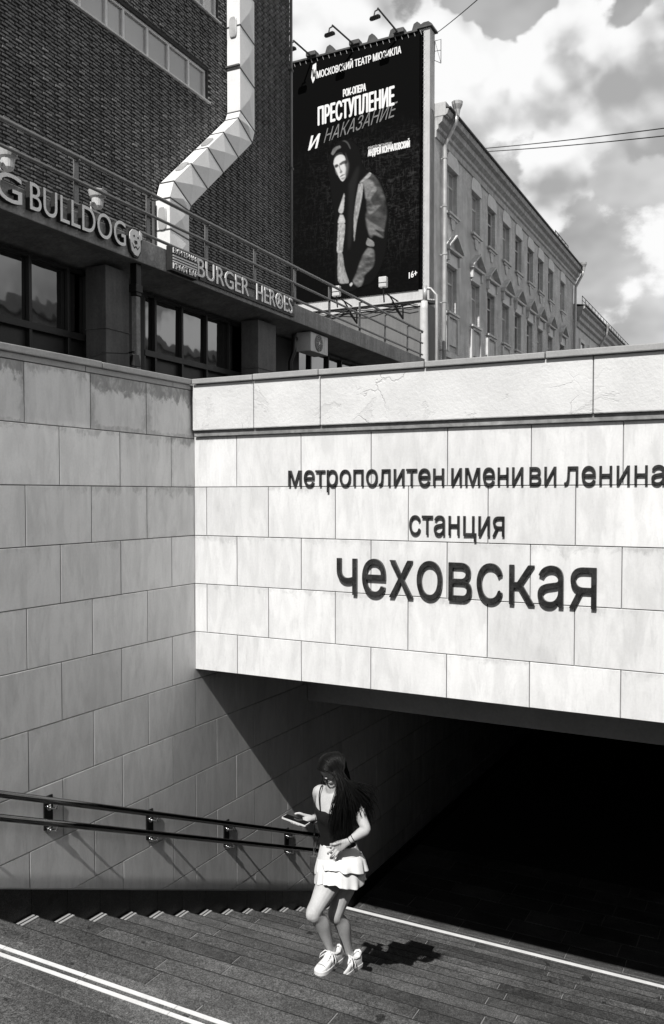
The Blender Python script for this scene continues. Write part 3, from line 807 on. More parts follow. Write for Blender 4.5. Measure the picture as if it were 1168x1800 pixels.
def hatch(c, u, v, n_):          # inspection hatch: rounded plate on the side facing the camera
    mb = MB(); P = []
    for i in range(20):
        a = 2 * math.pi * i / 20; q = 4.
        P.append((math.copysign(abs(math.cos(a)) ** (2 / q), math.cos(a)), math.copysign(abs(math.sin(a)) ** (2 / q), math.sin(a))))
    c, u, v, n_ = Vector(c), Vector(u), Vector(v), Vector(n_)
    mb.prism(P, lambda p: c + u * p[0] + v * p[1] + n_ * .03, lambda p: c + u * p[0] + v * p[1] - n_ * .01)
    mb.build('hatch', M['pipe'], t, bevel=.008)
xm = (XF + XB) / 2
hatch((xm, 12.62, 4.85), (.085, 0, 0), (0, 0, .20), (0, -1, 0))
hatch((xm, 14.98, 9.28), (.085, 0, 0), (0, 0, .20), (0, -1, 0))
dd = Vector((0, pa[3][0] - pa[2][0], pa[3][1] - pa[2][1])).normalized(); nn = Vector((0, -dd.z, dd.y))
for s in (.22, .60): hatch((xm, pa[2][0] + (pa[3][0] - pa[2][0]) * s, pa[2][1] + (pa[3][1] - pa[2][1]) * s), (.085, 0, 0), dd * .17, nn)
mb = MB()
for z in (8.5, 10.1, 11.6): mb.box(WXB, XF + .004, 14.93, 14.972, z, z + .03); mb.box(WXB, XF + .004, 15.548, 15.58, z, z + .03)
mb.tube([(WXB + .04, 12.55, 3.5), (WXB + .04, 12.55, 5.15)], .03, 8)
mb.build('wall_bracket', M['seam'], t)

# signs on the canopy edge
def facade_text(s, y0, y1, base, h, x, **kw):
    return set_text(s, y0, y1, base, h, lambda u, v, w: (x + w, u, v), 'caps', **kw)
def channel_letters(t, s, y0, y1, base, h, x, depth):
    for (ch, vs, fs), (_, vs2, fs2) in zip(facade_text(s, y0, y1, base, h, x, extrude=depth / 2, res=5), facade_text(s, y0, y1, base, h, x, res=5)):
        mb = MB(); mb.add([(v[0] + depth / 2, v[1], v[2]) for v in vs], fs); p = mb.build('letter', M['letter_side'], t)
        fc = MB(); fc.add([(v[0] + depth + .003, v[1], v[2]) for v in vs2], fs2)
        fb = fc.mesh('face', t.org); bm = bmesh.new(); bm.from_mesh(fb)
        bmesh.ops.recalc_face_normals(bm, faces=bm.faces)
        for f in bm.faces:
            if f.normal.x < 0: f.normal_flip()
        bm.to_mesh(fb); bm.free(); fb.materials.append(M['letter_pale'])
        o = bpy.data.objects.new('face', fb); COL.objects.link(o); o.parent = p.o
t = Thing('bar_name_sign', 'pale raised letters with dark sides on the canopy above the left windows', 'sign', (FX, 9, ZF0), A1)
channel_letters(t, 'G', 7.60, 8.02, 3.51, .335, FX + .02, .07)
channel_letters(t, 'BULLDOG', 8.15, 9.98, 3.525, .335, FX + .02, .07)
# emblem: a dog's head, cut out and layered
t = Thing('dog_emblem', 'small pale dog-head emblem at the end of the left sign', 'emblem', (FX, 10.34, 3.5), A1)
EC = (10.24, 3.66)
def layer(name, pts, x0, x1, m, t=t):
    mb = MB(); mb.prism([(EC[0] + a * .17, EC[1] + b * .20) for a, b in pts], lambda p: (x1, p[0], p[1]), lambda p: (x0, p[0], p[1])); mb.build(name, m, t)
layer('backing', [(-.95,.3),(-.9,.75),(-.5,1.0),(0,1.05),(.5,1.05),(.95,.9),(1.0,.45),(.85,-.1),(.8,-.6),(.4,-1.05),(-.1,-1.05),(-.6,-.75),(-.8,-.2)], FX + .01, FX + .05, M['letter_side'])
layer('head', [(-.78,.3),(-.75,.6),(-.4,.88),(0,.92),(.4,.85),(.62,.5),(.68,0),(.66,-.5),(.32,-.92),(-.08,-.92),(-.5,-.66),(-.66,-.2)], FX + .051, FX + .062, M['letter_pale'])
layer('ear', [(.55,.95),(.88,.82),(.9,.45),(.72,.3),(.62,.55)], FX + .051, FX + .064, M['letter_pale'])
layer('eye', [(-.35,.45),(-.2,.52),(-.1,.42),(-.22,.34)], FX + .0625, FX + .068, M['letter_side'])
layer('eye', [(.2,.42),(.35,.48),(.42,.36),(.28,.3)], FX + .0625, FX + .068, M['letter_side'])
layer('nose', [(-.18,.12),(.16,.12),(.2,-.05),(0,-.16),(-.2,-.05)], FX + .0625, FX + .069, M['letter_side'])
layer('mouth', [(-.5,-.1),(-.2,-.36),(0,-.24),(.25,-.4),(.55,-.15),(.25,-.5),(0,-.36),(-.22,-.48)], FX + .0625, FX + .067, M['letter_side'])

t = Thing('burger_bar_sign', 'black box sign and thin pale letters above the middle restaurant windows', 'sign', (FX, 13, ZF0), A1)
mb = MB(); mb.box(FX + .005, FX + .10, 11.05, 11.77, 3.45, 3.83); mb.build('box_panel', M['sign_black'], t, bevel=.006)
def flat_letters(name, s, y0, y1, base, h, x, m, t, depth=.006, **kw):
    for ch, vs, fs in facade_text(s, y0, y1, base, h, x + depth, extrude=depth, **kw):
        mb = MB(); mb.add(vs, fs); mb.build(name, m, t)
flat_letters('letter', 'БУРГЕРНАЯ', 11.09, 11.74, 3.725, .075, FX + .101, M['letter_pale'], t)
flat_letters('letter', 'КРАФТ БАР', 11.09, 11.74, 3.485, .085, FX + .101, M['letter_pale'], t)
for z in (3.59, 3.632, 3.674):
    mb = MB(); mb.box(FX + .101, FX + .106, 11.09, 11.74, z, z + .022); mb.build('bar', M['letter_pale'], t)
mb = MB(); mb.box(FX + .003, FX + .035, 11.92, 15.2, 3.50, 3.56); mb.box(FX + .003, FX + .035, 11.92, 15.2, 3.72, 3.78); mb.build('letter_rail', M['sign_black'], t)
flat_letters('letter', 'BURGER', 11.84, 13.45, 3.545, .29, FX + .036, M['letter_pale'], t, depth=.007)
flat_letters('letter', 'HEROES', 13.72, 15.10, 3.545, .29, FX + .036, M['letter_pale'], t, depth=.007)
oy = 13.72 + 1.38 * .605
mb = MB(); mb.prism([(oy + math.sin(i * math.pi / 5) * (.085 if i % 2 == 0 else .036), 3.69 + math.cos(i * math.pi / 5) * (.10 if i % 2 == 0 else .042)) for i in range(10)],
                    lambda p: (FX + .053, p[0], p[1]), lambda p: (FX + .037, p[0], p[1])); mb.build('star', M['letter_pale'], t)

# spotlights behind the railing, pipe, security lamp, air conditioner
def spotlight(px, py, label, X=-8.32):
    c = on_x(px, py, X, A1)
    t = Thing('spotlight', label, 'spotlight', (c.x, c.y, ZF1), A1, group='spotlights on the terrace edge')
    mb = MB(); z = c.z - .10
    mb.loft([[(c.x + math.cos(a) * r_, c.y + math.sin(a) * r_, z + h) for a in [2*math.pi*i/16 for i in range(16)]] for h, r_ in ((0, .055), (.03, .075), (.14, .085), (.16, .11), (.24, .135), (.25, .12), (.23, .10))])
    mb.build('lamp_housing', M['white_metal'], t, smooth=False)
    mb = MB(); mb.tube([(c.x - .10, c.y - .02, ZF1 - .1), (c.x - .10, c.y - .02, z + .1), (c.x, c.y, z + .08)], .014, 8); mb.tube([(c.x - .1, c.y - .02, z + .06), (c.x + .02, c.y - .12, z + .07)], .02, 8)
    mb.build('bracket', M['white_metal'], t)
spotlight(14, 285, 'white cup-shaped spotlight behind the railing at the far left')
spotlight(172, 354, 'white cup-shaped spotlight behind the railing above the left sign')

t = Thing('rain_pipe', 'black square rain pipe running down beside the left pillar', 'pipe', (-8.2, 10.5, GROUND), A1)
mb = MB(); mb.box(-8.29, -8.17, 10.42, 10.54, 2.95, 3.45); mb.box(-8.30, -8.16, 10.40, 10.56, 3.0, 3.12); mb.build('hopper', M['plate'], t, bevel=.01)
mb = MB(); mb.box(-8.275, -8.185, 10.43, 10.53, GROUND, 2.95); mb.build('shaft', M['concrete'], t, bevel=.008)
t = Thing('rain_pipe', 'thin black rain pipe beside the right pillar of the restaurant', 'pipe', (-8.3, 15.6, GROUND), A1)
mb = MB(); mb.tube([(-8.3, 15.62, 3.25), (-8.3, 15.62, 2.9), (-8.36, 15.58, 2.7), (-8.36, 15.58, GROUND)], .05, 10); mb.build('shaft', M['plate'], t, smooth=True)

c = on_x(238, 630, -8.08, A1)
t = Thing('security_lamp', 'small black floodlight on the rain pipe at the top of the side wall', 'lamp', (c.x, c.y, c.z - .12), A1)
mb = MB(); mb.hexa([(c.x - .04, c.y - .09, c.z - .11), (c.x + .05, c.y - .08, c.z - .13), (c.x + .05, c.y + .08, c.z - .13), (c.x - .04, c.y + .09, c.z - .11),
                    (c.x - .05, c.y - .07, c.z + .03), (c.x + .03, c.y - .06, c.z + .06), (c.x + .03, c.y + .06, c.z + .06), (c.x - .05, c.y + .07, c.z + .03)])
mb.build('housing', M['plate'], t, bevel=.012)
mb = MB(); mb.tube([(c.x - .11, c.y, c.z + .09), (c.x - .02, c.y, c.z + .10), (c.x - .01, c.y, c.z + .02)], .016, 8); mb.tube([(c.x - .12, c.y - .02, c.z + .08), (c.x - .12, c.y - .5, c.z + .02), (c.x - .2, c.y - .8, c.z - .1)], .012, 6)
mb.build('bracket', M['plate'], t)

a0, a1_ = on_x(547, 585, -8.2, A1), on_x(577, 612, -8.2, A1)
t = Thing('air_conditioner', 'pale air conditioner unit hanging under the canopy', 'air conditioner', (-8.4, (a0.y + a1_.y) / 2, 3.1), A1)
ya, yb = a0.y, a1_.y; za, zb = 3.00, 3.40
mb = MB(); mb.box(-8.55, -8.2, ya, yb, za, zb); mb.build('casing', M['white_metal'], t, bevel=.015)
fy, fz = ya + (yb - ya) * .44, (za + zb) / 2 + .005
mb = MB(); mb.tube([(-8.202, fy, fz), (-8.192, fy, fz)], .175, 28); fan = mb.build('fan', M['plate'], t)
mb = MB()
for r_ in (.175, .14, .105, .07, .035): mb.tube([(-8.185, fy + math.cos(a) * r_, fz + math.sin(a) * r_) for a in [2*math.pi*i/24 for i in range(25)]], .004, 5)
for i in range(8): a = math.pi * i / 4; mb.tube([(-8.186, fy, fz), (-8.186, fy + math.cos(a) * .18, fz + math.sin(a) * .18)], .004, 5)
mb.tube([(-8.195, fy, fz), (-8.178, fy, fz)], .035, 12)
mb.build('grille', M['pipe'], fan)
mb = MB(); mb.box(-8.2, -8.196, yb - .20, yb - .05, za + .05, zb - .05); mb.build('side_vent', M['pipe'], t)
mb = MB(); mb.tube([(-8.6, ya + .1, 3.36), (-8.5, ya - .05, 3.25), (-8.5, ya - .25, 3.0), (-8.6, ya - .3, 2.2)], .02, 8); mb.build('hose', M['plate'], t)

# ------------------------------------------------------------------ old house with the poster wall (right, farther away)
A2 = R(1.0); CXX, CYY, CEN = -12.0, 32.1, 59.4
ZC = 15.0
t = house = Thing('old_house', 'long plastered brick house with pedimented windows behind the white wall', 'building', (-18, 45, GROUND), A2)
on2 = lambda px, py, X=CXX: on_x(px, py, X, A2)
wc = [34.48, 37.95, 40.30, 42.80, 45.20, 47.65, 50.05, 52.45, 55.95]
wy2 = [on2(x, 400).y for x in (795, 836.5, 864, 890, 912, 933, 951, 969, 990)]
HW = .62
holes = []
for y in wy2:
    holes += [(y - HW, y + HW, 11.60, 13.42), (y - HW, y + HW, 7.55, 9.45), (y - HW, y + HW, 3.6, 5.6)]
mb = MB(); wall_grid(mb, CYY, CEN, GROUND, ZC, holes, .28, lambda u, d, z: (CXX - d, u, z))
mb.build('wall', M['facade'], t, recalc=False)
mb = MB(); mb.box(-26, CXX - .60, CYY + .25, CEN - .003, GROUND, ZC - .002); mb.box(CXX - .599, CXX - .01, CEN - .25, CEN - .004, GROUND, ZC); mb.build('inner_wall', M['dark'], t)
mb = MB(); mb.box(-26, CXX - .012, CYY + .003, CYY + .25, GROUND, ZC - .001); mb.build('end_wall', M['attic'], t)
# cornice: stepped mouldings, then the roof edge
mb = MB(); prof = [(0, 14.02), (.06, 14.05), (.06, 14.30), (.14, 14.36), (.14, 14.5), (.30, 14.62), (.34, 14.80), (.50, 14.86), (.55, 15.0), (.55, 15.06), (0, 15.06)]
mb.loft([[(CXX + .002 + a, y, z) for a, z in prof] for y in (CYY + .5, CEN + .35)]); mb.build('cornice', M['trim_dark'], t)
mb = MB(); mb.hexa([(CXX + .66, CYY + .5, 15.062), (CXX + .66, CEN + .45, 15.062), (-18, CEN + .45, 17.0), (-18, CYY + .5, 17.0), (CXX + .66, CYY + .5, 15.11), (CXX + .66, CEN + .45, 15.11), (-18, CEN + .45, 17.05), (-18, CYY + .5, 17.05)])
mb.build('roof', M['roof_metal'], t)
mb = MB()                                        # snow guard and bits along the roof edge
for y in [52.5 + i * .9 for i in range(5)]: mb.tube([(CXX + .3, y, 15.2), (CXX + .3, y, 15.75)], .025, 6)
mb.tube([(CXX + .3, 52.5, 15.72), (CXX + .3, 56.1, 15.72)], .025, 6); mb.tube([(CXX + .3, 52.5, 15.5), (CXX + .3, 56.1, 15.5)], .02, 6)
mb.build('roof_guard', M['roof_metal'], t)
rw = random.Random(5)
for i, y in enumerate(wy2):
    for (za, zb, lvl) in ((11.60, 13.42, 2), (7.55, 9.45, 1), (3.6, 5.6, 0)):
        w = MB(); x0, x1 = CXX - .26, CXX - .17
        for yy in (y - HW, y + HW - .07): w.box(x0, x1, yy, yy + .07, za, zb)
        w.box(x0, x1, y - HW + .07, y + HW - .07, za, za + .07); w.box(x0, x1, y - HW + .07, y + HW - .07, zb - .07, zb)
        w.box(x0, x1 - .01, y - .035, y + .035, za + .07, zb - .07); w.box(x0, x1 - .015, y - HW + .07, y + HW - .07, za + (zb - za) * .66, za + (zb - za) * .66 + .06)
        f = w.build('window', M['frame_pale'], t)
        g = MB(); g.box(CXX - .235, CXX - .22, y - HW + .07, y + HW - .07, za + .07, zb - .07); g.build('pane', M['window_dark'] if rw.random() < .6 else M['glass_pale'], f)
        s_ = MB(); s_.box(CXX - .17, CXX + .14, y - HW - .10, y + HW + .10, za - .09, za - .003); s_.box(CXX + .001, CXX + .08, y - HW + .1, y + HW - .1, za - .20, za - .092)
        s_.build('sill', M['trim'], f)
        if lvl == 2:
            a = MB(); N_ = 14                    # pale segmental arch over the top-floor window
            P = [(y - HW - .12, zb + .02)] + [(y - (HW + .12) * math.cos(math.pi * k / N_), zb + .12 + .62 * math.sin(math.pi * k / N_) ** .8) for k in range(N_ + 1)] + [(y + HW + .12, zb + .02)]
            a.prism(P, lambda p: (CXX + .05, p[0], p[1]), lambda p: (CXX + .001, p[0], p[1])); a.build('arch', M['trim_light'], f)
            k_ = MB(); k_.box(CXX + .001, CXX + .06, y - .25, y + .25, za - .42, za - .205); k_.prism([(y - .2, za - .42), (y + .2, za - .42), (y + .1, za - .62), (y - .1, za - .62)], lambda p: (CXX + .055, p[0], p[1]), lambda p: (CXX + .001, p[0], p[1])); k_.build('apron', M['trim'], f)
        if lvl == 1:
            a = MB(); a.box(CXX + .001, CXX + .05, y - HW - .04, y + HW + .04, zb + .03, zb + .52); a.build('lintel_panel', M['trim_light'], f)
            a = MB(); zb2 = zb + .56; Wp = HW + .22
            a.box(CXX + .001, CXX + .20, y - Wp, y + Wp, zb2, zb2 + .09)
            for sg in (-1, 1):
                a.hexa([(CXX + .001, y + sg * Wp, zb2 + .092), (CXX + .26, y + sg * (Wp + .06), zb2 + .092), (CXX + .26, y, zb2 + .66), (CXX + .001, y, zb2 + .66),
                        (CXX + .001, y + sg * Wp, zb2 + .16), (CXX + .26, y + sg * (Wp + .06), zb2 + .16), (CXX + .26, y, zb2 + .74), (CXX + .001, y, zb2 + .74)])
                a.box(CXX + .001, CXX + .14, y + sg * (HW + .06) - .07, y + sg * (HW + .06) + .07, zb + .16, zb2 - .002)
            a.build('pediment', M['trim'], f)
            k_ = MB()
            for sg in (-1, 1): k_.box(CXX + .001, CXX + .10, y + sg * (HW + .02) - .12, y + sg * (HW + .02) + .12, 5.9, za - .22)
            k_.box(CXX + .001, CXX + .06, y - HW + .17, y + HW - .17, 6.2, za - .35); k_.build('apron', M['trim'], f)
        if lvl == 0:
            a = MB(); a.box(CXX + .001, CXX + .07, y - HW - .2, y + HW + .2, zb + .06, zb + .3); a.build('lintel_panel', M['trim'], f)
# attic wall that carries the poster, with its capped corner pier
YP = CYY - .05
o2 = lambda px, py, Y=YP: on_y(px, py, Y, A2)
XL, XR = -19.5, -11.98
ztl = lambda x: 17.98
t2 = t
mb = MB(); mb.box(XL, -12.44, YP + .02, YP + .35, 7.0, 17.95); mb.box(-12.44, -12.0, YP - .03, CYY + .46, 5.0, 18.02); mb.build('attic_wall', M['attic'], t, bevel=.01)
mb = MB(); mb.box(-12.50, -11.90, YP - .12, CYY + .54, 18.022, 18.09); mb.hexa([(-12.50, YP - .12, 18.091), (-11.90, YP - .12, 18.091), (-11.90, CYY + .54, 18.091), (-12.50, CYY + .54, 18.091), (-12.3, YP + .05, 18.3), (-12.1, YP + .05, 18.3), (-12.1, CYY + .3, 18.3), (-12.3, CYY + .3, 18.3)])
mb.build('pier_cap', M['roof_metal'], t)
mb = MB(); mb.box(XL, -12.505, YP - .10, YP + .42, 17.952, 18.02); mb.build('parapet_cap', M['roof_metal'], t)
mb = MB(); mb.box(-12.10, -11.55, CYY + .48, CYY + .9, 14.8, 15.35); mb.build('cornice_end', M['attic'], t, bevel=.03)

# the poster
BX0, BX1, BZ0, BZ1 = -19.2, o2(745, 300).x, 8.02, 17.93
k = NT('poster_print'); co = k.coord()
a = k.noise(k.coord((1, 1, 2.6), (0, R(20), 0)), 3.2, 7, .72, 1.2); a2 = k.noise(k.coord((2.6, 1, .7), (0, R(-12), 0)), 3.5, 6, .7, .8)
tc = k.n('ShaderNodeTexCoord'); sp = k.n('ShaderNodeSeparateXYZ'); k.l(tc.outputs['Object'], sp.inputs[0])
band = k.math('MULTIPLY', k.mr(sp.outputs[2], .5, 3.2, .1, 1), k.mr(sp.outputs[2], 5.2, 7.2, 1, 0))
side = k.mr(sp.outputs[0], -2.0, .8, .25, 1)
v = k.math('MULTIPLY', k.math('ADD', k.mr(a, .48, .66, 0, .02), k.mr(a2, .50, .66, 0, .018)), k.math('MULTIPLY', band, side))
k.color(k.math('ADD', v, .0025)); k.rough(.8); k.b.inputs['Specular IOR Level'].default_value = .05
M['poster'] = k.m
t = poster = Thing('theatre_poster', 'huge black theatre poster with a hooded man on the end wall', 'poster', ((BX0 + BX1) / 2, YP, BZ0), A2)
mb = MB(); mb.box(BX0, BX1, YP - .03, YP + .015, BZ0, BZ1); mb.build('banner', M['poster'], t)
LAY = [0]
def print_shape(pts, tone, name='print', scale=6., ox=560, oy=230):
    LAY[0] += 1; yy = YP - .031 - .0012 * LAY[0]
    q = [o2(ox + a / scale, oy + b / scale) for a, b in pts]
    mb = MB(); mb.add([(p.x, yy, p.z) for p in q], [tuple(range(len(q)))])
    mb.build(name, M['print_white'] if tone > .3 else M['sign_black'], t)
# the printed picture of a hooded man: tones laid down shape by shape with soft edges, kept as colours on a fine mesh
GS = 3; GX0, GY0, GW, GH = 90, 90, 670, 1620
gx, gy = np.meshgrid(np.arange(GX0, GX0 + GW, GS), np.arange(GY0, GY0 + GH, GS)); gx = gx.astype(float); gy = gy.astype(float)
ink = np.zeros(gx.shape); cover = np.zeros(gx.shape)
prng = np.random.RandomState(4)
def smooth_noise(cx, cy_, oct_=3):
    out = np.zeros(gx.shape)
    for o in range(oct_):
        a, b = cx / 2**o, cy_ / 2**o
        h_, w_ = int(GH / b) + 4, int(GW / a) + 4; g_ = prng.rand(h_, w_)
        u = (gx - GX0) / a; v = (gy - GY0) / b; iu, iv = u.astype(int), v.astype(int); fu, fv = u - iu, v - iv
        fu, fv = fu*fu*(3-2*fu), fv*fv*(3-2*fv)
        out += ((g_[iv, iu]*(1-fu) + g_[iv, iu+1]*fu)*(1-fv) + (g_[iv+1, iu]*(1-fu) + g_[iv+1, iu+1]*fu)*fv) / 2**o
    return out / sum(1 / 2**o for o in range(oct_))
def inside(P):
    r_ = np.zeros(gx.shape, bool); n_ = len(P)
    for q in range(n_):
        (x0, y0), (x1, y1) = P[q], P[(q + 1) % n_]
        if y0 == y1: continue
        c_ = ((y0 <= gy) != (y1 <= gy)) & (gx < x0 + (gy - y0) / (y1 - y0) * (x1 - x0)); r_ ^= c_
    return r_
def blur(a, s_):
    n_ = max(1, int(round(s_ / GS)))
    for _ in range(2):
        for ax in (0, 1):
            p = np.pad(a, [(n_ + 1, n_) if q == ax else (0, 0) for q in (0, 1)], mode='edge'); c_ = np.cumsum(p, axis=ax)
            a = (np.take(c_, range(2*n_+1, c_.shape[ax]), ax) - np.take(c_, range(0, c_.shape[ax] - 2*n_ - 1), ax)) / (2*n_+1)
    return a
def paint(P, tone, soft=8, tex=None, amt=1., curve=True):
    global ink
    if curve: P = [q[:2] for q in spline([tuple(map(float, p)) for p in P] + [tuple(map(float, P[0]))], 4)][:-1]
    m = blur(inside(P).astype(float), soft * .55) * amt
    tv = tone if tex is None else tone * tex
    ink = ink * (1 - m) + tv * m; return m
def spline(pts, n):
    P = [pts[0]] + list(pts) + [pts[-1]]; out = []
    for i in range(1, len(P) - 2):
        for s_ in range(n):
            t_ = s_ / n; a, b, c, d = P[i-1], P[i], P[i+1], P[i+2]
            out.append(tuple(.5 * ((2*b[q]) + (-a[q]+c[q])*t_ + (2*a[q]-5*b[q]+4*c[q]-d[q])*t_*t_ + (-a[q]+3*b[q]-3*c[q]+d[q])*t_**3) for q in range(len(b))))
    out.append(tuple(pts[-1])); return out
fold = .1 + 1.8 * smooth_noise(90, 60, 3) ** 1.3; cloth = .55 + .85 * smooth_noise(40, 22, 3); rib = .5 + smooth_noise(14, 34, 2)
cover = paint([(130,330),(150,210),(200,140),(270,103),(350,110),(420,170),(450,260),(460,330),(490,400),(560,450),(640,510),(690,620),(720,760),(740,880),(733,1020),(720,1200),(690,1350),(640,1480),(560,1600),(440,1640),(350,1690),(200,1650),(190,1400),(170,1200),(180,900),(150,700),(125,450)], .002, 5)
paint([(255,112),(290,105),(325,130),(350,185),(340,190),(318,145),(288,118)], .07, 6)
paint([(330,560),(420,380),(440,420),(400,620),(380,900),(350,1200),(320,1200)], .012, 22)
paint([(140,245),(170,185),(230,158),(245,180),(200,205),(165,255)], .15, 6, rib)
paint([(170,300),(190,250),(250,228),(275,262),(240,256),(205,275)], .03, 5)
paint([(166,350),(176,300),(204,266),(252,252),(284,272),(300,310),(322,350),(318,420),(302,480),(278,522),(256,530),(228,492),(198,430),(180,385)], .62, 5, .85 + .3 * smooth_noise(60, 80, 2))
paint([(292,225),(318,300),(335,360),(325,440),(305,500),(292,460),(300,400),(285,350),(296,300)], .05, 11, None, .9)
paint([(226,352),(262,322),(304,312),(312,345),(270,352),(244,366)], .02, 7, None, .9)
paint([(176,366),(204,352),(222,368),(196,392),(182,386)], .02, 6, None, .95)
paint([(222,372),(232,356),(240,400),(262,430),(250,450),(232,442),(238,420)], .05, 6, None, .75)
paint([(234,482),(262,462),(292,460),(270,474),(240,490)], .07, 4, None, .9)
paint([(244,500),(270,492),(292,484),(280,512),(256,516)], .12, 6, None, .7)
paint([(182,400),(200,425),(214,460),(206,470),(190,440)], .25, 6, None, .5)
paint([(440,545),(550,440),(620,500),(670,590),(715,730),(726,880),(700,1050),(690,1130),(600,1100),(560,1130),(515,1010),(505,900),(520,830),(510,720),(490,590)], .055, 10, fold)
paint([(520,720),(590,580),(640,590),(600,660),(560,720),(600,790),(670,780),(560,880),(520,820)], .18, 12, cloth * fold, .9)
paint([(510,910),(560,960),(690,1040),(680,1060),(600,1040),(690,1125),(600,1095),(545,1085)], .17, 11, cloth, .9)
paint([(445,545),(550,440),(562,470),(520,510),(462,550)], .34, 6, cloth)
paint([(470,545),(530,510),(600,560),(545,650),(512,720),(495,600)], .20, 9, cloth)
paint([(600,540),(660,600),(690,700),(700,820),(680,760),(640,640)], .10, 14, fold)
paint([(435,562),(480,562),(470,700),(440,850),(410,1000),(388,1170),(382,950),(402,750)], .30, 6, rib)
paint([(280,655),(285,700),(268,860),(220,850),(245,760)], .42, 7, cloth)
paint([(235,885),(270,890),(288,970),(215,972)], .46, 6, cloth)
paint([(215,988),(288,985),(270,1200),(258,1280),(205,1278),(212,1100)], .36, 8, rib * cloth)
paint([(215,1290),(260,1290),(280,1420),(300,1500),(330,1590),(300,1610),(215,1580)], .26, 8, rib)
paint([(530,1130),(590,1170),(590,1220),(515,1200)], .24, 8, cloth)
paint([(530,1235),(595,1260),(590,1420),(500,1520),(480,1600),(440,1650),(375,1590),(410,1500),(470,1330)], .13, 10, cloth * fold)
paint([(338,1622),(358,1600),(372,1615),(350,1642)], .5, 5)
nyy, nxx = gx.shape
Lpt = [[o2(560 + x / 6, 230 + y / 6) for x, y in ((gx[0, 0], gy[0, 0]), (gx[0, -1], gy[0, -1]), (gx[-1, 0], gy[-1, 0]), (gx[-1, -1], gy[-1, -1]))]][0]
gu, gv = (gx - gx[0, 0]) / (gx[0, -1] - gx[0, 0]), (gy - gy[0, 0]) / (gy[-1, 0] - gy[0, 0])
blend = lambda c: (Lpt[0][c]*(1-gu)*(1-gv) + Lpt[1][c]*gu*(1-gv) + Lpt[2][c]*(1-gu)*gv + Lpt[3][c]*gu*gv)
PXs, PZs = blend(0) - t.org.x, blend(2) - t.org.z
me = bpy.data.meshes.new('printed_figure'); vid = -np.ones(gx.shape, int)
cell = (cover[:-1, :-1] > .02) | (cover[1:, 1:] > .02); rr_, cc_ = np.nonzero(cell)
quads = np.stack([rr_*nxx + cc_, rr_*nxx + cc_ + 1, (rr_+1)*nxx + cc_ + 1, (rr_+1)*nxx + cc_], 1)
used = np.unique(quads); remap = -np.ones(nyy * nxx, int); remap[used] = np.arange(len(used))
me.from_pydata([(float(a), -.033 - 0.0, float(b)) for a, b in zip(PXs.ravel()[used], PZs.ravel()[used])], [], remap[quads].tolist())
ca_ = me.attributes.new('ink', 'FLOAT', 'POINT'); ca_.data.foreach_set('value', ink.ravel()[used].astype(np.float32))
k = NT('poster_figure_print'); k.color(k.math('ADD', k.attr('ink'), .001)); k.rough(.75); k.b.inputs['Specular IOR Level'].default_value = .1
me.materials.append(k.m); fo = bpy.data.objects.new('printed_figure', me); COL.objects.link(fo); fo.parent = t.o
LAY[0] = 4
def poster_text(s, pa, pb, hpx, m, name='lettering', bold=0, **kw):
    """letters from photo point pa (baseline left) to pb (baseline right), hpx = cap height in photo pixels at the left end"""
    A, B = o2(*pa), o2(*pb); h = o2(pa[0], pa[1] - hpx).z - A.z
    yy = YP - .031 - .0012 * (LAY[0] + 2)
    dz = (B.z - A.z) / (B.x - A.x)
    mb = MB(); tx = set_text(s, A.x, B.x, 0, h, lambda u, v, w: (u, yy, A.z + (u - A.x) * dz + v), 'caps', res=3, **kw)
    for q in range(5 if bold else 1):
        ox, oz = ((0, 0), (bold, 0), (-bold, 0), (0, bold * .6), (0, -bold * .6))[q]
        for ch, vs, fs in tx: mb.add([(v[0] + ox, v[1] - .0006 * q, v[2] + oz) for v in vs], fs)
    mb.build(name, m, t)
W_ = M['print_white']
poster_text('МОСКОВСКИЙ ТЕАТР МЮЗИКЛА', (558, 138.5), (706, 94), 11.5, W_, bold=.010)
poster_text('РОК-ОПЕРА', (604.5, 171), (644, 160), 12, W_, bold=.014)
poster_text('ПРЕСТУПЛЕНИЕ', (560.5, 221), (693.5, 185), 30, W_, bold=.026)
poster_text('и', (543, 265), (564, 259), 30, W_, shear=.3, bold=.012)
poster_text('НАКАЗАНИЕ', (570, 252), (700, 203), 22, M['print_grey'], shear=.45)
poster_text('АНДРЕЙ КОНЧАЛОВСКИЙ', (648, 275.5), (721, 259), 11, W_, bold=.014)
poster_text('РЕЖИССЁР-ПОСТАНОВЩИК', (648, 263), (690, 254), 4, W_)
poster_text('16+', (720, 490), (734, 485), 10.5, W_, bold=.01)
print_shape([(0,0),(3,-22),(9,-26),(9,-10),(6,4),(3,10)], .7, 'emblem', 1., 548, 137)
print_shape([(2,-14),(4,-16),(5,-6),(7,-14),(8,-14),(8,-6),(6,0),(4,-2),(3,4)], .02, 'emblem', 1., 548, 137)
mb = MB()                                       # lacing of the banner along its top and sides
for i in range(26):
    x = BX0 + (BX1 - BX0) * (i + .5) / 26; mb.tube([(x, YP - .06, 17.97), (x + .05, YP - .04, 17.80)], .012, 4)
for i in range(60):
    z = BZ0 + (BZ1 - BZ0) * (i + .5) / 60; mb.tube([(BX1 - .02, YP - .04, z), (BX1 + .06, YP - .03, z + .05)], .01, 4)
mb.build('lacing', M['pipe'], t)

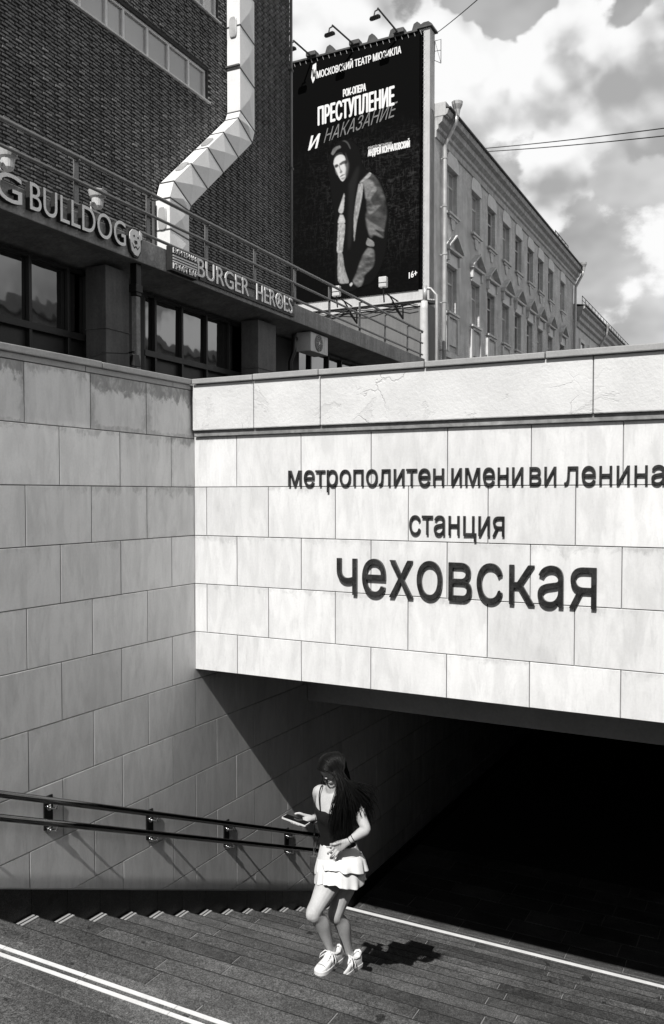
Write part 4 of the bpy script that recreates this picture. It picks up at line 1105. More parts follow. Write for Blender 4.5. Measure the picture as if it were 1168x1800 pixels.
# lamps on arms over the poster, small clamps between them
for i, (px, py, hx, hy) in enumerate(((548, 102, 516, 71), (624, 75, 584, 44), (702, 50, 664, 14))):
    B_ = o2(px, py, YP - .1); B_.z = 18.02
    Hd = o2(hx, hy, YP - 1.1)
    t = Thing('poster_lamp', ['leftmost floodlight arm above the poster, half hidden by the brick building', 'middle floodlight on a thin arm above the poster', 'rightmost and highest floodlight arm above the poster'][i], 'lamp', B_, A2, group='floodlights above the poster')
    mb = MB(); mb.tube([B_, Hd], .035, 8); mb.build('arm', M['roof_metal'], t)
    mb = MB(); mb.box(B_.x - .22, B_.x + .22, B_.y - .1, B_.y + .25, 18.021, 18.20); mb.build('base', M['roof_metal'], t, bevel=.02)
    mb = MB(); q = Hd + Vector((.05, 0, -.05))
    mb.loft([[(q.x - .14 + dx, q.y + math.sin(a) * r_, q.z - .30 + h + math.cos(a) * r_ * .35) for a in [2*math.pi*j/12 for j in range(12)]] for dx, r_, h in ((-.22, .08, -.03), (-.16, .14, 0), (.16, .14, .03), (.2, .06, .04))])
    mb.tube([q, q + Vector((-.16, 0, -.05)), q + Vector((-.2, 0, -.22))], .03, 6); mb.build('lamp_head', M['roof_metal'], t)
for i, (px, py) in enumerate(((581, 88), (655, 62), (693, 52), (734, 36))):
    B_ = o2(px, py, YP); B_.z = 18.021
    mb = MB(); mb.prism([(-.2, 0), (.2, 0), (.14, .2), (.02, .3), (-.12, .24)], lambda p: (B_.x + p[0], YP - .08, B_.z + p[1]), lambda p: (B_.x + p[0], YP + .2, B_.z + p[1]))
    tag(mb.build('clamp', M['roof_metal'], loc=B_, ang=A2), 'small dark clamp on the poster wall top, ' + ['between left and middle lamps', 'just left of the right lamp', 'at the foot of the right lamp', 'next to the corner pier'][i], 'clamp', 'clamps on the poster wall')

# low annexe under the poster with its strip roof
YA = 30.4
oa = lambda px, py: on_y(px, py, YA, A2)
zA = (oa(600, 548).z + oa(738, 527).z) / 2
XA1 = oa(744, 570).x
t = Thing('annexe', 'low pale annexe with a slatted metal roof under the poster', 'building', (-15, YA, GROUND), A2)
mb = MB(); mb.box(-20, XA1, YA, YP - .05, GROUND, zA); mb.build('wall', M['concrete_pale'], t)
mb = MB(); n_ = 9
for i in range(n_):
    y0 = YA - .12 + (YP - .06 - YA + .1) * i / n_; y1 = YA - .12 + (YP - .06 - YA + .1) * (i + .62) / n_
    z0 = zA + .03 + .30 * i / n_; mb.box(-20, XA1 + .05, y0, y1, z0, z0 + .05)
mb.build('roof_slat', M['white_metal'], t, bevel=.008)
mb = MB(); mb.hexa([(-20, YA - .1, zA + .005), (XA1, YA - .1, zA + .005), (XA1, YP - .06, zA + .2), (-20, YP - .06, zA + .2), (-20, YA - .1, zA + .028), (XA1, YA - .1, zA + .028), (XA1, YP - .06, zA + .30), (-20, YP - .06, zA + .30)]); mb.build('roof', M['roof_metal'], t)
mb = MB(); mb.box(-20, XA1 + .02, YA - .04, YA - .002, zA - .16, zA - .01); mb.build('eaves_board', M['white_metal'], t, bevel=.006)
mb = MB(); rr = random.Random(2)
for j in range(3):
    pts = []; x = -19.5
    while x < XA1: pts.append((x, YA - .07 - .02 * j, zA - .02 - .10 * j + .06 * math.sin(x * 3.1 + j * 2) + rr.uniform(-.03, .03))); x += .35
    mb.tube(pts, .016, 5)
mb.build('cables', M['cable'], t)
mb = MB()
for px in (628, 709):
    x = oa(px, 550).x
    mb.tube([(x, YA - .02, zA - .55), (x, YA - .04, zA - .05), (x - .55, YA - .25, zA + .35)], .03, 6); mb.tube([(x, YA - .02, zA - .55), (x - .45, YA - .22, zA + .28)], .03, 6)
mb.build('strut', M['plate'], t)
for i, (px, py) in enumerate(((592, 513), (674, 497))):
    c = on_y(px, py, YA + .2, A2)
    t = Thing('floodlight', ['pale box floodlight at the foot of the poster, left one behind the railing', 'pale box floodlight at the foot of the poster, right one'][i], 'floodlight', (c.x, c.y, zA + .1), A2, group='floodlights at the foot of the poster')
    mb = MB(); mb.box(c.x - .16, c.x + .16, c.y - .1, c.y + .1, c.z - .18, c.z + .22); mb.build('housing', M['white_metal'], t, bevel=.03)
    mb = MB(); mb.tube([(c.x, c.y, c.z - .15), (c.x + .05, c.y, zA + .06)], .03, 6); mb.box(c.x - .17, c.x + .17, c.y - .11, c.y - .101, c.z - .02, c.z + .0); mb.build('bracket', M['plate'], t)
xv = oa(748, 570).x
t = Thing('white_pipe', 'fat white wrapped pipe at the corner of the annexe', 'pipe', (xv, YA - .1, GROUND), A2)
mb = MB(); zt = oa(750, 508).z; zm = oa(750, 530).z
mb.tube([(xv, YA - .1, GROUND), (xv, YA - .1, 4), (xv - .02, YA - .1, zm - .3), (xv, YA - .1, zm)], [.16, .17, .15, .12], 14); mb.build('wrapping', M['white_metal'], t, smooth=True)
mb = MB(); mb.tube([(xv + .02, YA - .1, zm), (xv + .02, YA - .1, zt + .1)], .085, 12); mb.build('riser', M['pipe'], t, smooth=True)
mb = MB(); mb.tube([(xv + .42, YA + .05, GROUND), (xv + .42, YA + .05, zt - .25), (xv + .2, YA, zt), (xv + .02, YA - .1, zt)], .055, 10); mb.build('side_pipe', M['pipe'], t, smooth=True)

def downpipe(y, label, ztop, x=CXX + .18, name='downpipe'):
    t = Thing(name, label, 'downpipe', (x, y, GROUND), A2)
    mb = MB(); mb.tube([(x + .5, y, ztop), (x + .45, y, ztop - .35), (x, y, ztop - 1.15), (x, y, ztop - 1.5), (x, y, 8), (x, y, GROUND)], .085, 12); mb.build('pipe', M['pipe'], t, smooth=True)
    mb = MB(); mb.loft([[(x + .5 + math.cos(a) * r_, y + math.sin(a) * r_, ztop + h) for a in [2*math.pi*j/12 for j in range(12)]] for h, r_ in ((-.15, .09), (.1, .13), (.28, .21), (.40, .23), (.40, .18))]); mb.build('hopper', M['pipe'], t)
    mb = MB()
    for z in [2 + 1.9 * i for i in range(7)]:
        if z < ztop - 1.6: mb.tube([(x, y, z), (x, y, z + .06)], .105, 12); mb.box(CXX, x, y - .02, y + .02, z, z + .04)
    mb.build('collar', M['pipe'], t)
downpipe(33.28, 'pale zinc downpipe with a hopper beside the poster wall', 15.12)
downpipe(59.15, 'pale zinc downpipe at the far corner of the old house', 14.95)

t = Thing('aerial_frame', 'small square wire frame behind the corner pier of the poster wall', 'frame', (-11.9, 32.6, 17.0), A2)
mb = MB(); P = [on_x(x, y, -11.9, A2) for x, y in ((765, 72), (775.5, 69), (775.5, 111), (764, 106))]
mb.tube(P + [P[0]], .014, 5); mb.tube([on_x(765, 90, -11.9, A2), on_x(775.5, 88, -11.9, A2)], .012, 5); mb.tube([P[0], P[2]], .008, 4); mb.build('frame_wire', M['cable'], t)

# house behind it
t = Thing('far_house', 'lower stucco house with ribbed cornice beyond the old house', 'building', (-15, 72, GROUND), A2)
zc2 = 11.9
mb = MB(); mb.box(-22, CXX, 60.2, 110, GROUND, zc2); mb.build('wall', M['trim'], t)
mb = MB(); prof = [(0, 11.4), (.1, 11.45), (.1, 11.75), (.25, 11.85), (.25, 12.1), (.42, 12.22), (.42, 12.5), (.6, 12.6), (.6, 12.75), (0, 12.75)]
mb.loft([[(CXX + .003 + a, y, z) for a, z in prof] for y in (60.2, 110)]); mb.build('cornice', M['trim_dark'], t)
mb = MB(); mb.hexa([(CXX + .7, 60.2, 12.76), (CXX + .7, 110, 12.76), (-20, 110, 14), (-20, 60.2, 14), (CXX + .7, 60.2, 12.82), (CXX + .7, 110, 12.82), (-20, 110, 14.1), (-20, 60.2, 14.1)]); mb.build('roof', M['roof_metal'], t)
mb = MB()
for i in range(40): y = 60.3 + 1.2 * i; mb.tube([(CXX + .4, y, 12.8), (CXX + .4, y, 13.45)], .02, 5)
mb.tube([(CXX + .4, 60.3, 13.43), (CXX + .4, 108, 13.43)], .025, 5); mb.tube([(CXX + .4, 60.3, 13.15), (CXX + .4, 108, 13.15)], .02, 5); mb.build('roof_railing', M['cable'], t)
for i in range(5):
    y = 62.2 + 3.2 * i
    w = MB(); w.box(CXX + .005, CXX + .10, y - .85, y - .62, 8.5, 10.55); w.box(CXX + .005, CXX + .10, y + .62, y + .85, 8.5, 10.55); w.box(CXX + .005, CXX + .12, y - .85, y + .85, 10.551, 10.8)
    f = w.build('window', M['trim_light'], t); g = MB(); g.box(CXX + .002, CXX + .02, y - .62, y + .62, 8.5, 10.55); g.build('pane', M['window_dark'], f)
downpipe(68.5, 'pale downpipe on the far stucco house', 12.5)

# street across, seen only as a reflection in the restaurant windows
t = Thing('street_block', 'stone block across the street, reflected in the restaurant windows', 'building', (34, 60, GROUND))
holes = [(y, y + 1.4, z, z + 2.0) for y in [22 + 3.2 * i for i in range(26)] for z in (2.0, 6.2, 9.8)]
mb = MB(); wall_grid(mb, 20, 106, GROUND, 12.9, holes, .3, lambda u, d, z: (28 + d, u, z)); mb.build('wall', M['facade'], t, recalc=False)
mb = MB(); mb.box(28.4, 40, 20, 106, GROUND, 12.8); mb.build('inner_wall', M['dark'], t)
mb = MB(); mb.box(27.4, 28.6, 19.6, 106.4, 12.9, 13.6); mb.build('cornice', M['trim'], t)

# overhead cables
def cable(label, p, q, sag, r_=.02):
    mb = MB(); pts = []
    for i in range(17): s_ = i / 16; v_ = p.lerp(q, s_); v_.z -= sag * 4 * s_ * (1 - s_); pts.append(v_)
    mb.tube(pts, r_, 6); tag(mb.build('overhead_cable', M['cable'], smooth=True, loc=p), label, 'cable', 'cables against the clouds')
def far(px, py, Y): return on_y(px, py, Y)
cable('upper of two long cables in front of the clouds', far(838, 262, 46), far(1400, 193, 30), .10)
cable('lower of two long cables in front of the clouds', far(846, 267, 46.3), far(1400, 212, 30), .10)
cable('short thin cable rising from the corner pier to the top of the sky', far(768, 58, 32.5), far(900, -55, 20), .05, .015)

# ------------------------------------------------------------------ the woman walking up the stairs
YO = -.215
def wp(px, py, Y): return on_y(px, py, Y + YO)
def spline(pts, n):
    """Catmull-Rom through points that carry any number of values"""
    P = [pts[0]] + list(pts) + [pts[-1]]; out = []
    for i in range(1, len(P) - 2):
        for s_ in range(n):
            t_ = s_ / n; a, b, c, d = P[i-1], P[i], P[i+1], P[i+2]
            out.append(tuple(.5 * ((2*b[q]) + (-a[q]+c[q])*t_ + (2*a[q]-5*b[q]+4*c[q]-d[q])*t_*t_ + (-a[q]+3*b[q]-3*c[q]+d[q])*t_**3) for q in range(len(b))))
    out.append(tuple(pts[-1])); return out
def limb(mb, pts, n=5, seg=16):
    q = spline([(*p[0], p[1]) for p in pts], n)
    mb.tube([Vector(a[:3]) for a in q], [a[3] * .965 for a in q], seg)
def ellipsoid(mb, c, ax, nu=16, nv=10):
    """ax: three semi-axis vectors"""
    rings = []
    for j in range(1, nv):
        th = math.pi * j / nv
        rings.append([Vector(c) + ax[2] * math.cos(th) + (ax[0] * math.cos(a) + ax[1] * math.sin(a)) * math.sin(th) for a in [2*math.pi*i/nu for i in range(nu)]])
    mb.loft(rings)
def remesh(p, vox, smooth_it=4, fac=.5):
    m = p.o.modifiers.new('remesh', 'REMESH'); m.mode = 'VOXEL'; m.voxel_size = vox; m.use_smooth_shade = True
    if smooth_it:
        s_ = p.o.modifiers.new('smooth', 'SMOOTH'); s_.factor = fac; s_.iterations = smooth_it
    return p

k = NT('skin'); co = k.coord(); a = k.noise(co, 9, 4, .6); b = k.noise(co, 160, 3, .6)
k.color(k.math('MULTIPLY', k.mr(a, .3, .7, .45, .54), k.mr(b, .3, .7, .96, 1.04))); k.rough(.6); k.b.inputs['Specular IOR Level'].default_value = .3
k.b.inputs['Subsurface Weight'].default_value = .12; k.b.inputs['Subsurface Radius'].default_value = (.008, .008, .008); k.b.inputs['Subsurface Scale'].default_value = 1.
k.bump(b, .08, .0008); M['skin'] = k.m
k = NT('hair'); co = k.coord((40, 40, 3)); a = k.noise(co, 6, 3, .6)
k.color(k.mr(a, .3, .7, .003, .008)); k.rough(.42); k.b.inputs['Specular IOR Level'].default_value = .17; M['hair'] = k.m
M['top'] = mat('black_jersey', .010, .9, var=.2, scale=8, fine=150, bump=.2, dist=.001, spec=.2)
M['skirt'] = mat('white_cotton', .80, .85, var=.03, scale=12, fine=240, bump=.35, dist=.0012, spec=.2)
M['shoe'] = mat('white_leather', .76, .5, var=.04, scale=20, fine=140, bump=.15, dist=.0008)
M['shoe_grey'] = mat('pale_grey_leather', .52, .55, var=.05, scale=20, bump=.1)
M['sole'] = mat('white_rubber', .70, .6, var=.06, scale=20, bump=.1)
M['lens'] = mat('black_plastic', .006, .25, var=.1, bump=0)
M['screen'] = mat('dark_screen', .012, .06, var=.1, bump=0)
M['case'] = mat('pale_phone_case', .62, .4, var=.05, bump=0)
M['bag'] = mat('grey_leather', .05, .5, var=.2, scale=20, bump=.15)
M['silver'] = mat('silver', .6, .25, 1, var=.05, bump=0)

WOM = Thing('person', 'woman in black top and white ruffled skirt climbing the stairs, looking at her phone', 'person', (-2.8, 5.4, nos(4)[1]))
UP = Vector((0, 0, 1))
def yawdir(deg):              # facing direction turned from -Y towards -X, and the woman's own right hand side
    a_ = R(deg); return Vector((-math.sin(a_), -math.cos(a_), 0)), Vector((-math.cos(a_), math.sin(a_), 0))
FH, RH = yawdir(8); FT, RT = yawdir(10)
# --- torso: rings of (pixel centre, depth Y, half width, half depth)
TOR = [((601, 1552), 5.64, .150, .112), ((600, 1530), 5.64, .164, .122), ((599, 1512), 5.63, .158, .116), ((595, 1490), 5.62, .130, .098), ((593, 1474), 5.61, .119, .088),
       ((591, 1455), 5.60, .124, .090), ((589, 1437), 5.59, .134, .100), ((588, 1422), 5.59, .140, .104), ((588, 1408), 5.60, .146, .094), ((589, 1397), 5.605, .132, .078), ((588, 1389), 5.61, .080, .062), ((586, 1382), 5.61, .050, .052)]
def torso_ring(i_, grow=0., n=32, lo=0, clip=None):
    (cx, cy_), Y, hw, hd = i_
    c = wp(cx, cy_, Y); pts = []
    for q in range(n):
        a_ = 2 * math.pi * q / n
        ca, sa = math.cos(a_), math.sin(a_)
        e_ = .88
        pts.append(c + RT * (hw + grow) * math.copysign(abs(ca) ** e_, ca) + FT * (hd + grow) * math.copysign(abs(sa) ** e_, sa))
    return pts
TS = spline([(*t_[0], *t_[1:]) for t_ in TOR], 4)
TSR = [((t_[0], t_[1]), t_[2], t_[3], t_[4]) for t_ in TS]
body = MB()
body.loft([torso_ring(r_) for r_ in TSR])
P = {}
P['neck0'] = wp(587, 1394, 5.60); P['neck1'] = wp(583, 1368, 5.565)
limb(body, [(P['neck0'], .062), (wp(586, 1384, 5.59), .050), (P['neck1'], .047)])
# breasts
for px, py in ((574, 1434), (601, 1437)): ellipsoid(body, wp(px, py, 5.515), (Vector((.056, 0, 0)), Vector((0, .034, 0)), Vector((0, 0, .060))))
# legs
KR, KL = wp(551, 1606, 5.345), wp(590, 1608, 5.60)
AR, AL = wp(583, 1669, 5.535), wp(614.5, 1676, 5.775)
HR, HL = wp(588, 1533, 5.60), wp(612, 1535, 5.66)
limb(body, [(HR, .098), (HR.lerp(KR, .35), .088), (HR.lerp(KR, .75), .064), (KR + Vector((0, .004, .0)), .056), (KR.lerp(AR, .12) + Vector((.004, .012, 0)), .051), (KR.lerp(AR, .34) + Vector((.008, .028, 0)), .056), (KR.lerp(AR, .68) + Vector((.004, .012, 0)), .041), (KR.lerp(AR, .92), .032), (AR, .034), (AR + Vector((.003, .004, -.05)), .034)])
limb(body, [(HL, .098), (HL.lerp(KL, .35), .085), (HL.lerp(KL, .75), .062), (KL, .055), (KL.lerp(AL, .12) + Vector((.004, .012, 0)), .051), (KL.lerp(AL, .34) + Vector((.010, .028, 0)), .056), (KL.lerp(AL, .68) + Vector((.004, .012, 0)), .041), (KL.lerp(AL, .92), .032), (AL, .034), (AL + Vector((.0, .0, -.05)), .034)])
ellipsoid(body, KR + Vector((-.008, -.018, -.002)), (Vector((.036, 0, 0)), Vector((0, .036, 0)), Vector((0, 0, .044))))
ellipsoid(body, KL + Vector((-.004, -.018, 0)), (Vector((.034, 0, 0)), Vector((0, .034, 0)), Vector((0, 0, .044))))
# arms
SR, SL = wp(561.5, 1392, 5.645), wp(624, 1407, 5.575)
ER, EL = wp(566, 1455, 5.80), wp(643.5, 1458, 5.52)
WR_, WL_ = wp(552.5, 1437.5, 5.60), wp(613, 1479, 5.465)
limb(body, [(wp(575, 1394, 5.62), .048), (SR, .050), (SR.lerp(ER, .3), .044), (SR.lerp(ER, .7), .038), (ER, .036), (ER.lerp(WR_, .35), .036), (ER.lerp(WR_, .8), .026), (WR_, .024)])
limb(body, [(wp(608, 1400, 5.60), .050), (SL, .052), (SL.lerp(EL, .28) + Vector((.004, 0, 0)), .046), (SL.lerp(EL, .7), .039), (EL, .036), (EL.lerp(WL_, .3), .037), (EL.lerp(WL_, .8), .026), (WL_, .0235)])
def hand(mb, wrist, palm_end, width_dir, normal, fingers, thumb):
    """palm as a flat loft from the wrist to the knuckles, then five jointed fingers given as joint lists"""
    wd_ = Vector(width_dir).normalized(); nr = Vector(normal).normalized(); rings = []
    for s_, w_, h_ in ((-.06, .024, .019), (.2, .027, .017), (.55, .036, .015), (.85, .041, .0135), (1.0, .040, .011)):
        c = wrist.lerp(palm_end, s_)
        rings.append([c + wd_ * w_ * math.copysign(abs(math.cos(a_)) ** .7, math.cos(a_)) + nr * h_ * math.copysign(abs(math.sin(a_)) ** .8, math.sin(a_)) for a_ in [2*math.pi*q/14 for q in range(14)]])
    mb.loft(rings)
    for f_, r0 in fingers: limb(mb, [(p_, r0 * (1.06, 1., .92, .74)[min(i_, 3)]) for i_, p_ in enumerate(f_)], 4, 10)
    limb(mb, [(p_, r0) for p_, r0 in thumb], 4, 10)
# left hand laid over the belly, fingers hanging down over the skirt
pe = wp(592.5, 1489, 5.457)
fw = (pe - WL_).normalized(); wdv = wp(587.5, 1483, 5.452) - wp(597, 1497, 5.467)
def fing(root, *px): return [root] + [wp(*q) for q in px]
kn = [pe + wdv.normalized() * o_ for o_ in (.031, .010, -.011, -.030)]
hand(body, WL_, pe, wdv, wdv.cross(fw),
     [(fing(kn[0], (580, 1489, 5.442), (574.5, 1488.5, 5.457)), .0082), (fing(kn[1], (581, 1496.5, 5.442), (576.5, 1500, 5.457), (578, 1502, 5.472)), .0085),
      (fing(kn[2], (585.5, 1501.5, 5.442), (581.5, 1506, 5.457)), .0082), (fing(kn[3], (590.5, 1504, 5.442), (587, 1510.5, 5.457)), .0074)],
     [(WL_.lerp(pe, .30) + wdv.normalized() * .022, .0125), (wp(597, 1481, 5.442), .0115), (wp(588, 1484, 5.437), .0098), (wp(580.5, 1484, 5.442), .008)])
# right hand under the phone: palm up, thumb over the far edge
PH0, PH1 = wp(499.5, 1434.5, 5.47), wp(541.5, 1449.5, 5.47)          # ends of the phone
phx = (PH1 - PH0).normalized(); phn = Vector((-.10, .02, .99)); phn = (phn - phx * phn.dot(phx)).normalized(); phy = phn.cross(phx).normalized()
if phy.y < 0: phy = -phy                                             # phy points away from the camera
pc = PH0.lerp(PH1, .5)
pe2 = wp(536, 1439.5, 5.545)
fw2 = (pe2 - WR_).normalized(); wd2 = phn.cross(fw2).normalized()
k2 = [pe2 + wd2 * o_ for o_ in (.030, .010, -.010, -.029)]
under = lambda u, v, d: pc + phx * u + phy * v - phn * d
hand(body, WR_, pe2, wd2, phn,
     [([k2[0], under(.01, .012, .017), under(-.012, -.030, .014), under(-.018, -.041, -.001)], .008), ([k2[1], under(.028, .012, .018), under(.010, -.032, .014), under(.006, -.043, .0)], .0082),
      ([k2[2], under(.046, .014, .017), under(.032, -.030, .014), under(.028, -.042, .0)], .008), ([k2[3], under(.060, .016, .016), under(.050, -.026, .014), under(.046, -.038, .002)], .0072)],
     [(WR_.lerp(pe2, .35) + phn * .012, .0125), (wp(535, 1432.5, 5.55), .0115), (wp(526, 1429.5, 5.53), .0100), (wp(518, 1431, 5.515), .0078)])

# --- head: bowed and turned towards the phone
cr, cf = Vector((math.cos(YAW), math.sin(YAW), 0)), Vector((-math.sin(YAW), math.cos(YAW), 0))     # picture right, away from the camera
HF = (cr * -.80 - UP * .60 - cf * .14).normalized()                    # where the face points
HU = (UP * .9 - cr * .30 - cf * .35); HU = (HU - HF * HU.dot(HF)).normalized()
HS = HF.cross(HU).normalized()                                         # her right side ... flipped below if needed
if HS.dot(cr) > 0: HS = -HS                                            # HS: her right (picture left / far side)
HC = wp(586, 1352, 5.56)
hd = MB()
def hp(f_, s_, u_): return HC + HF * f_ + HS * s_ + HU * u_
ellipsoid(hd, hp(-.008, 0, .015), (HF * .094, HS * .074, HU * .090))
ellipsoid(hd, hp(.030, 0, -.035), (HF * .060, HS * .060, HU * .075))
ellipsoid(hd, hp(.046, 0, -.078), (HF * .034, HS * .036, HU * .032))        # chin and jaw
ellipsoid(hd, hp(.082, 0, -.028), (HF * .018, HS * .0115, HU * .026))       # nose
ellipsoid(hd, hp(.093, 0, -.040), (HF * .011, HS * .014, HU * .010))
ellipsoid(hd, hp(.077, 0, -.064), (HF * .010, HS * .023, HU * .006)); ellipsoid(hd, hp(.075, 0, -.075), (HF * .010, HS * .020, HU * .007))   # lips
for sg in (-1, 1):
    ellipsoid(hd, hp(.058, sg * .036, -.036), (HF * .026, HS * .022, HU * .020))
    ellipsoid(hd, hp(-.008, sg * .075, -.018), (HF * .016, HS * .008, HU * .031))
    ellipsoid(hd, hp(.072, sg * .030, .008), (HF * .012, HS * .024, HU * .008))
limb(hd, [(hp(-.022, 0, -.05), .050), (P['neck1'].lerp(P['neck0'], .4), .047), (P['neck0'], .055)])
body.add(hd.v, hd.f)
remesh(body.build('body', M['skin'], WOM), .0046, 5)

# --- hair: long strands from a centre parting
hair = MB(); hr = random.Random(11)
def skull(alpha, phi, sg, rad):        # alpha along the parting from brow to nape, phi away from it
    base = HF * math.cos(alpha) * .104 + HU * math.sin(alpha) * .108
    return HC + HU * .012 - HF * .006 + base * math.cos(phi) * rad + HS * sg * .088 * math.sin(phi) * rad
def strand(alpha, sg, end, r0, lift=1., phi_max=1.45, sway=0.):
    pts = []; n_ = 6; al_ = hr.random(); jit = Vector((hr.gauss(0, .004), hr.gauss(0, .004), hr.gauss(0, .004)))
    for i in range(n_ + 1):
        ph = .085 + (phi_max - .085) * i / n_
        al = alpha + .30 * (i / n_) ** 1.5
        pts.append(skull(al, ph, sg, lift + .05 * (i / n_)) + jit * (i / n_))
    p0 = pts[-1]; tan = (pts[-1] - pts[-2]).normalized(); L_ = (end - p0).length
    c1 = p0 + tan * L_ * .22 + (cr * .02 - cf * .05 if sg < 0 else Vector()); c2 = end + UP * L_ * .42 + Vector((sway, 0, 0)) - (cf * .03 if sg < 0 else Vector())
    for i in range(1, 9):
        t_ = i / 8; pts.append(p0 * (1-t_)**3 + c1 * 3*t_*(1-t_)**2 + c2 * 3*t_*t_*(1-t_) + end * t_**3 + Vector((math.sin(t_ * 7 + al_ * 9), math.cos(t_ * 6 + al_ * 7), 0)) * .004 * t_)
    rs = [r0 * min(1, .45 + i * .2) for i in range(len(pts))]; rs[-1] = .0006; rs[-2] = r0 * .55; rs[-3] = r0 * .8
    hair.tube(pts, rs, 5, caps=True)
for i in range(1100):                   # her left side: falls in front of the shoulder and over the back of it
    al = hr.uniform(.72, 2.75); u_ = (al - .72) / 2.03
    ex = 584 + 66 * u_ + hr.gauss(0, 6); ey = 1464 - 34 * u_ + hr.gauss(0, 12) ; eY = 5.405 + .20 * u_ + hr.uniform(-.02, .05)
    strand(al, -1, wp(ex, ey, eY), hr.uniform(.0014, .0032), hr.uniform(.98, 1.20), hr.uniform(1.1, 1.6), hr.uniform(-.02, .03))
for i in range(420):                   # her right side: swept behind the shoulder
    al = hr.uniform(.85, 2.75); u_ = (al - .85) / 1.9
    strand(al, 1, wp(572 + 36 * u_ + hr.gauss(0, 4), 1408 + hr.uniform(-8, 30), 5.74 + hr.uniform(-.03, .05)), hr.uniform(.0016, .0032), hr.uniform(.97, 1.05), hr.uniform(1.1, 1.5))
for i in range(160):                    # loose outer wisps
    al = hr.uniform(1.6, 2.8)
    strand(al, -1, wp(628 + hr.gauss(12, 12), 1425 + hr.uniform(-30, 25), 5.62 + hr.uniform(0, .12)), .0009, hr.uniform(1.03, 1.22), 1.5, hr.uniform(-.02, .08))
for i in range(150):                   # the back of the head below the parting
    a_ = hr.uniform(-1.3, 1.3); st_ = HC + (-HF * math.cos(a_) * .092 + HS * math.sin(a_) * .080) * 1.0 + HU * hr.uniform(-.03, .05)
    e_ = wp(600 + 20 * -math.sin(a_) + hr.gauss(0, 8), 1425 + hr.uniform(-10, 20), 5.72)
    pts = [st_ + UP * .03, st_, st_.lerp(e_, .35) - HF * .015, st_.lerp(e_, .7), e_]
    q = spline([(*p_, r_) for p_, r_ in zip(pts, (.002, .005, .005, .004, .0008))], 3); hair.tube([a[:3] for a in q], [a[3] for a in q], 5)
hair.build('hair', M['hair'], WOM, smooth=True)
# --- sunglasses
g = MB()
for sg in (-1, 1):
    P_ = []
    for i in range(20):
        a_ = 2 * math.pi * i / 20
        P_.append((math.copysign(abs(math.cos(a_)) ** .6, math.cos(a_)) * .029, math.copysign(abs(math.sin(a_)) ** .6, math.sin(a_)) * .024))
    g.prism(P_, lambda p: hp(.098 - abs(p[0] + .033) * .12, sg * (.033 + p[0]), -.014 + p[1]), lambda p: hp(.092 - abs(p[0] + .033) * .12, sg * (.033 + p[0]), -.014 + p[1]))
    g.tube([hp(.088, sg * .060, -.004), hp(.07, sg * .074, -.004), hp(-.01, sg * .079, -.004), hp(-.03, sg * .077, -.02)], .0035, 6)
g.tube([hp(.097, .012, -.008), hp(.100, 0, -.006), hp(.097, -.012, -.008)], .003, 6)
g.build('sunglasses', M['lens'], WOM, smooth=False, bevel=.0015)

# --- camisole: a shell over the torso with a scooped neck and thin straps
tp = MB(); n_ = 48; rings = []
sel = [r_ for r_ in TSR if 1402 < r_[0][1] < 1488]
top_px = 1403
for (c_, Y, hw, hd_) in sorted(sel, key=lambda r_: -r_[0][1]): rings.append(torso_ring((c_, Y, hw, hd_), .010, n_))
# neckline: pull the upper rings down at the front, less at the sides
def neck_drop(q): 
    a_ = 2 * math.pi * q / n_; s_ = math.sin(a_); c_ = math.cos(a_)
    return (.088 * max(0, s_) ** .8 + (.05 if s_ < 0 else 0) + .02 * abs(c_) ** 3) 
ztop = max(v.z for v in rings[-1])
for ri, rg in enumerate(rings):
    for q in range(n_):
        lim = ztop - neck_drop(q)
        if rg[q].z > lim:
            # slide the point down the shell to the neckline
            for rj in range(ri, 0, -1):
                lo_, hi_ = rings[rj-1][q], rings[rj][q]
                if lo_.z <= lim:
                    t_ = (lim - lo_.z) / max(1e-6, hi_.z - lo_.z); rg[q] = lo_.lerp(hi_, min(1, max(0, t_))) + Vector((0, 0, .0004 * ri)); break
for rg in rings:                        # soft folds at the waist and over the bust
    for q in range(n_):
        a_ = 2 * math.pi * q / n_; c0 = sum(rg, Vector()) / n_
        d_ = (rg[q] - c0); d_.z = 0
        if d_.length > 0: rg[q] = rg[q] + d_.normalized() * (.003 * math.sin(3 * a_ + rg[q].z * 40))
tp.loft(rings)
for px, py in ((574, 1434), (601, 1437)): ellipsoid(tp, wp(px, py + 2, 5.512), (Vector((.066, 0, 0)), Vector((0, .040, 0)), Vector((0, 0, .056))), 20, 12)
st_ = MB()
for (a0, a1, a2, a3) in (((563.5, 1426, 5.487), (561.5, 1398, 5.525), (566.5, 1381, 5.595), (573, 1392, 5.70)), ((606, 1432, 5.475), (611, 1402, 5.52), (611, 1388, 5.59), (604, 1402, 5.69))):
    q = spline([wp(*a0)[:], wp(*a1)[:], wp(*a2)[:], wp(*a3)[:]], 6); st_.tube(q, .0046, 6)
TOPP = remesh(tp.build('top', M['top'], WOM), .006, 9)
st_.build('strap', M['top'], TOPP, smooth=True)

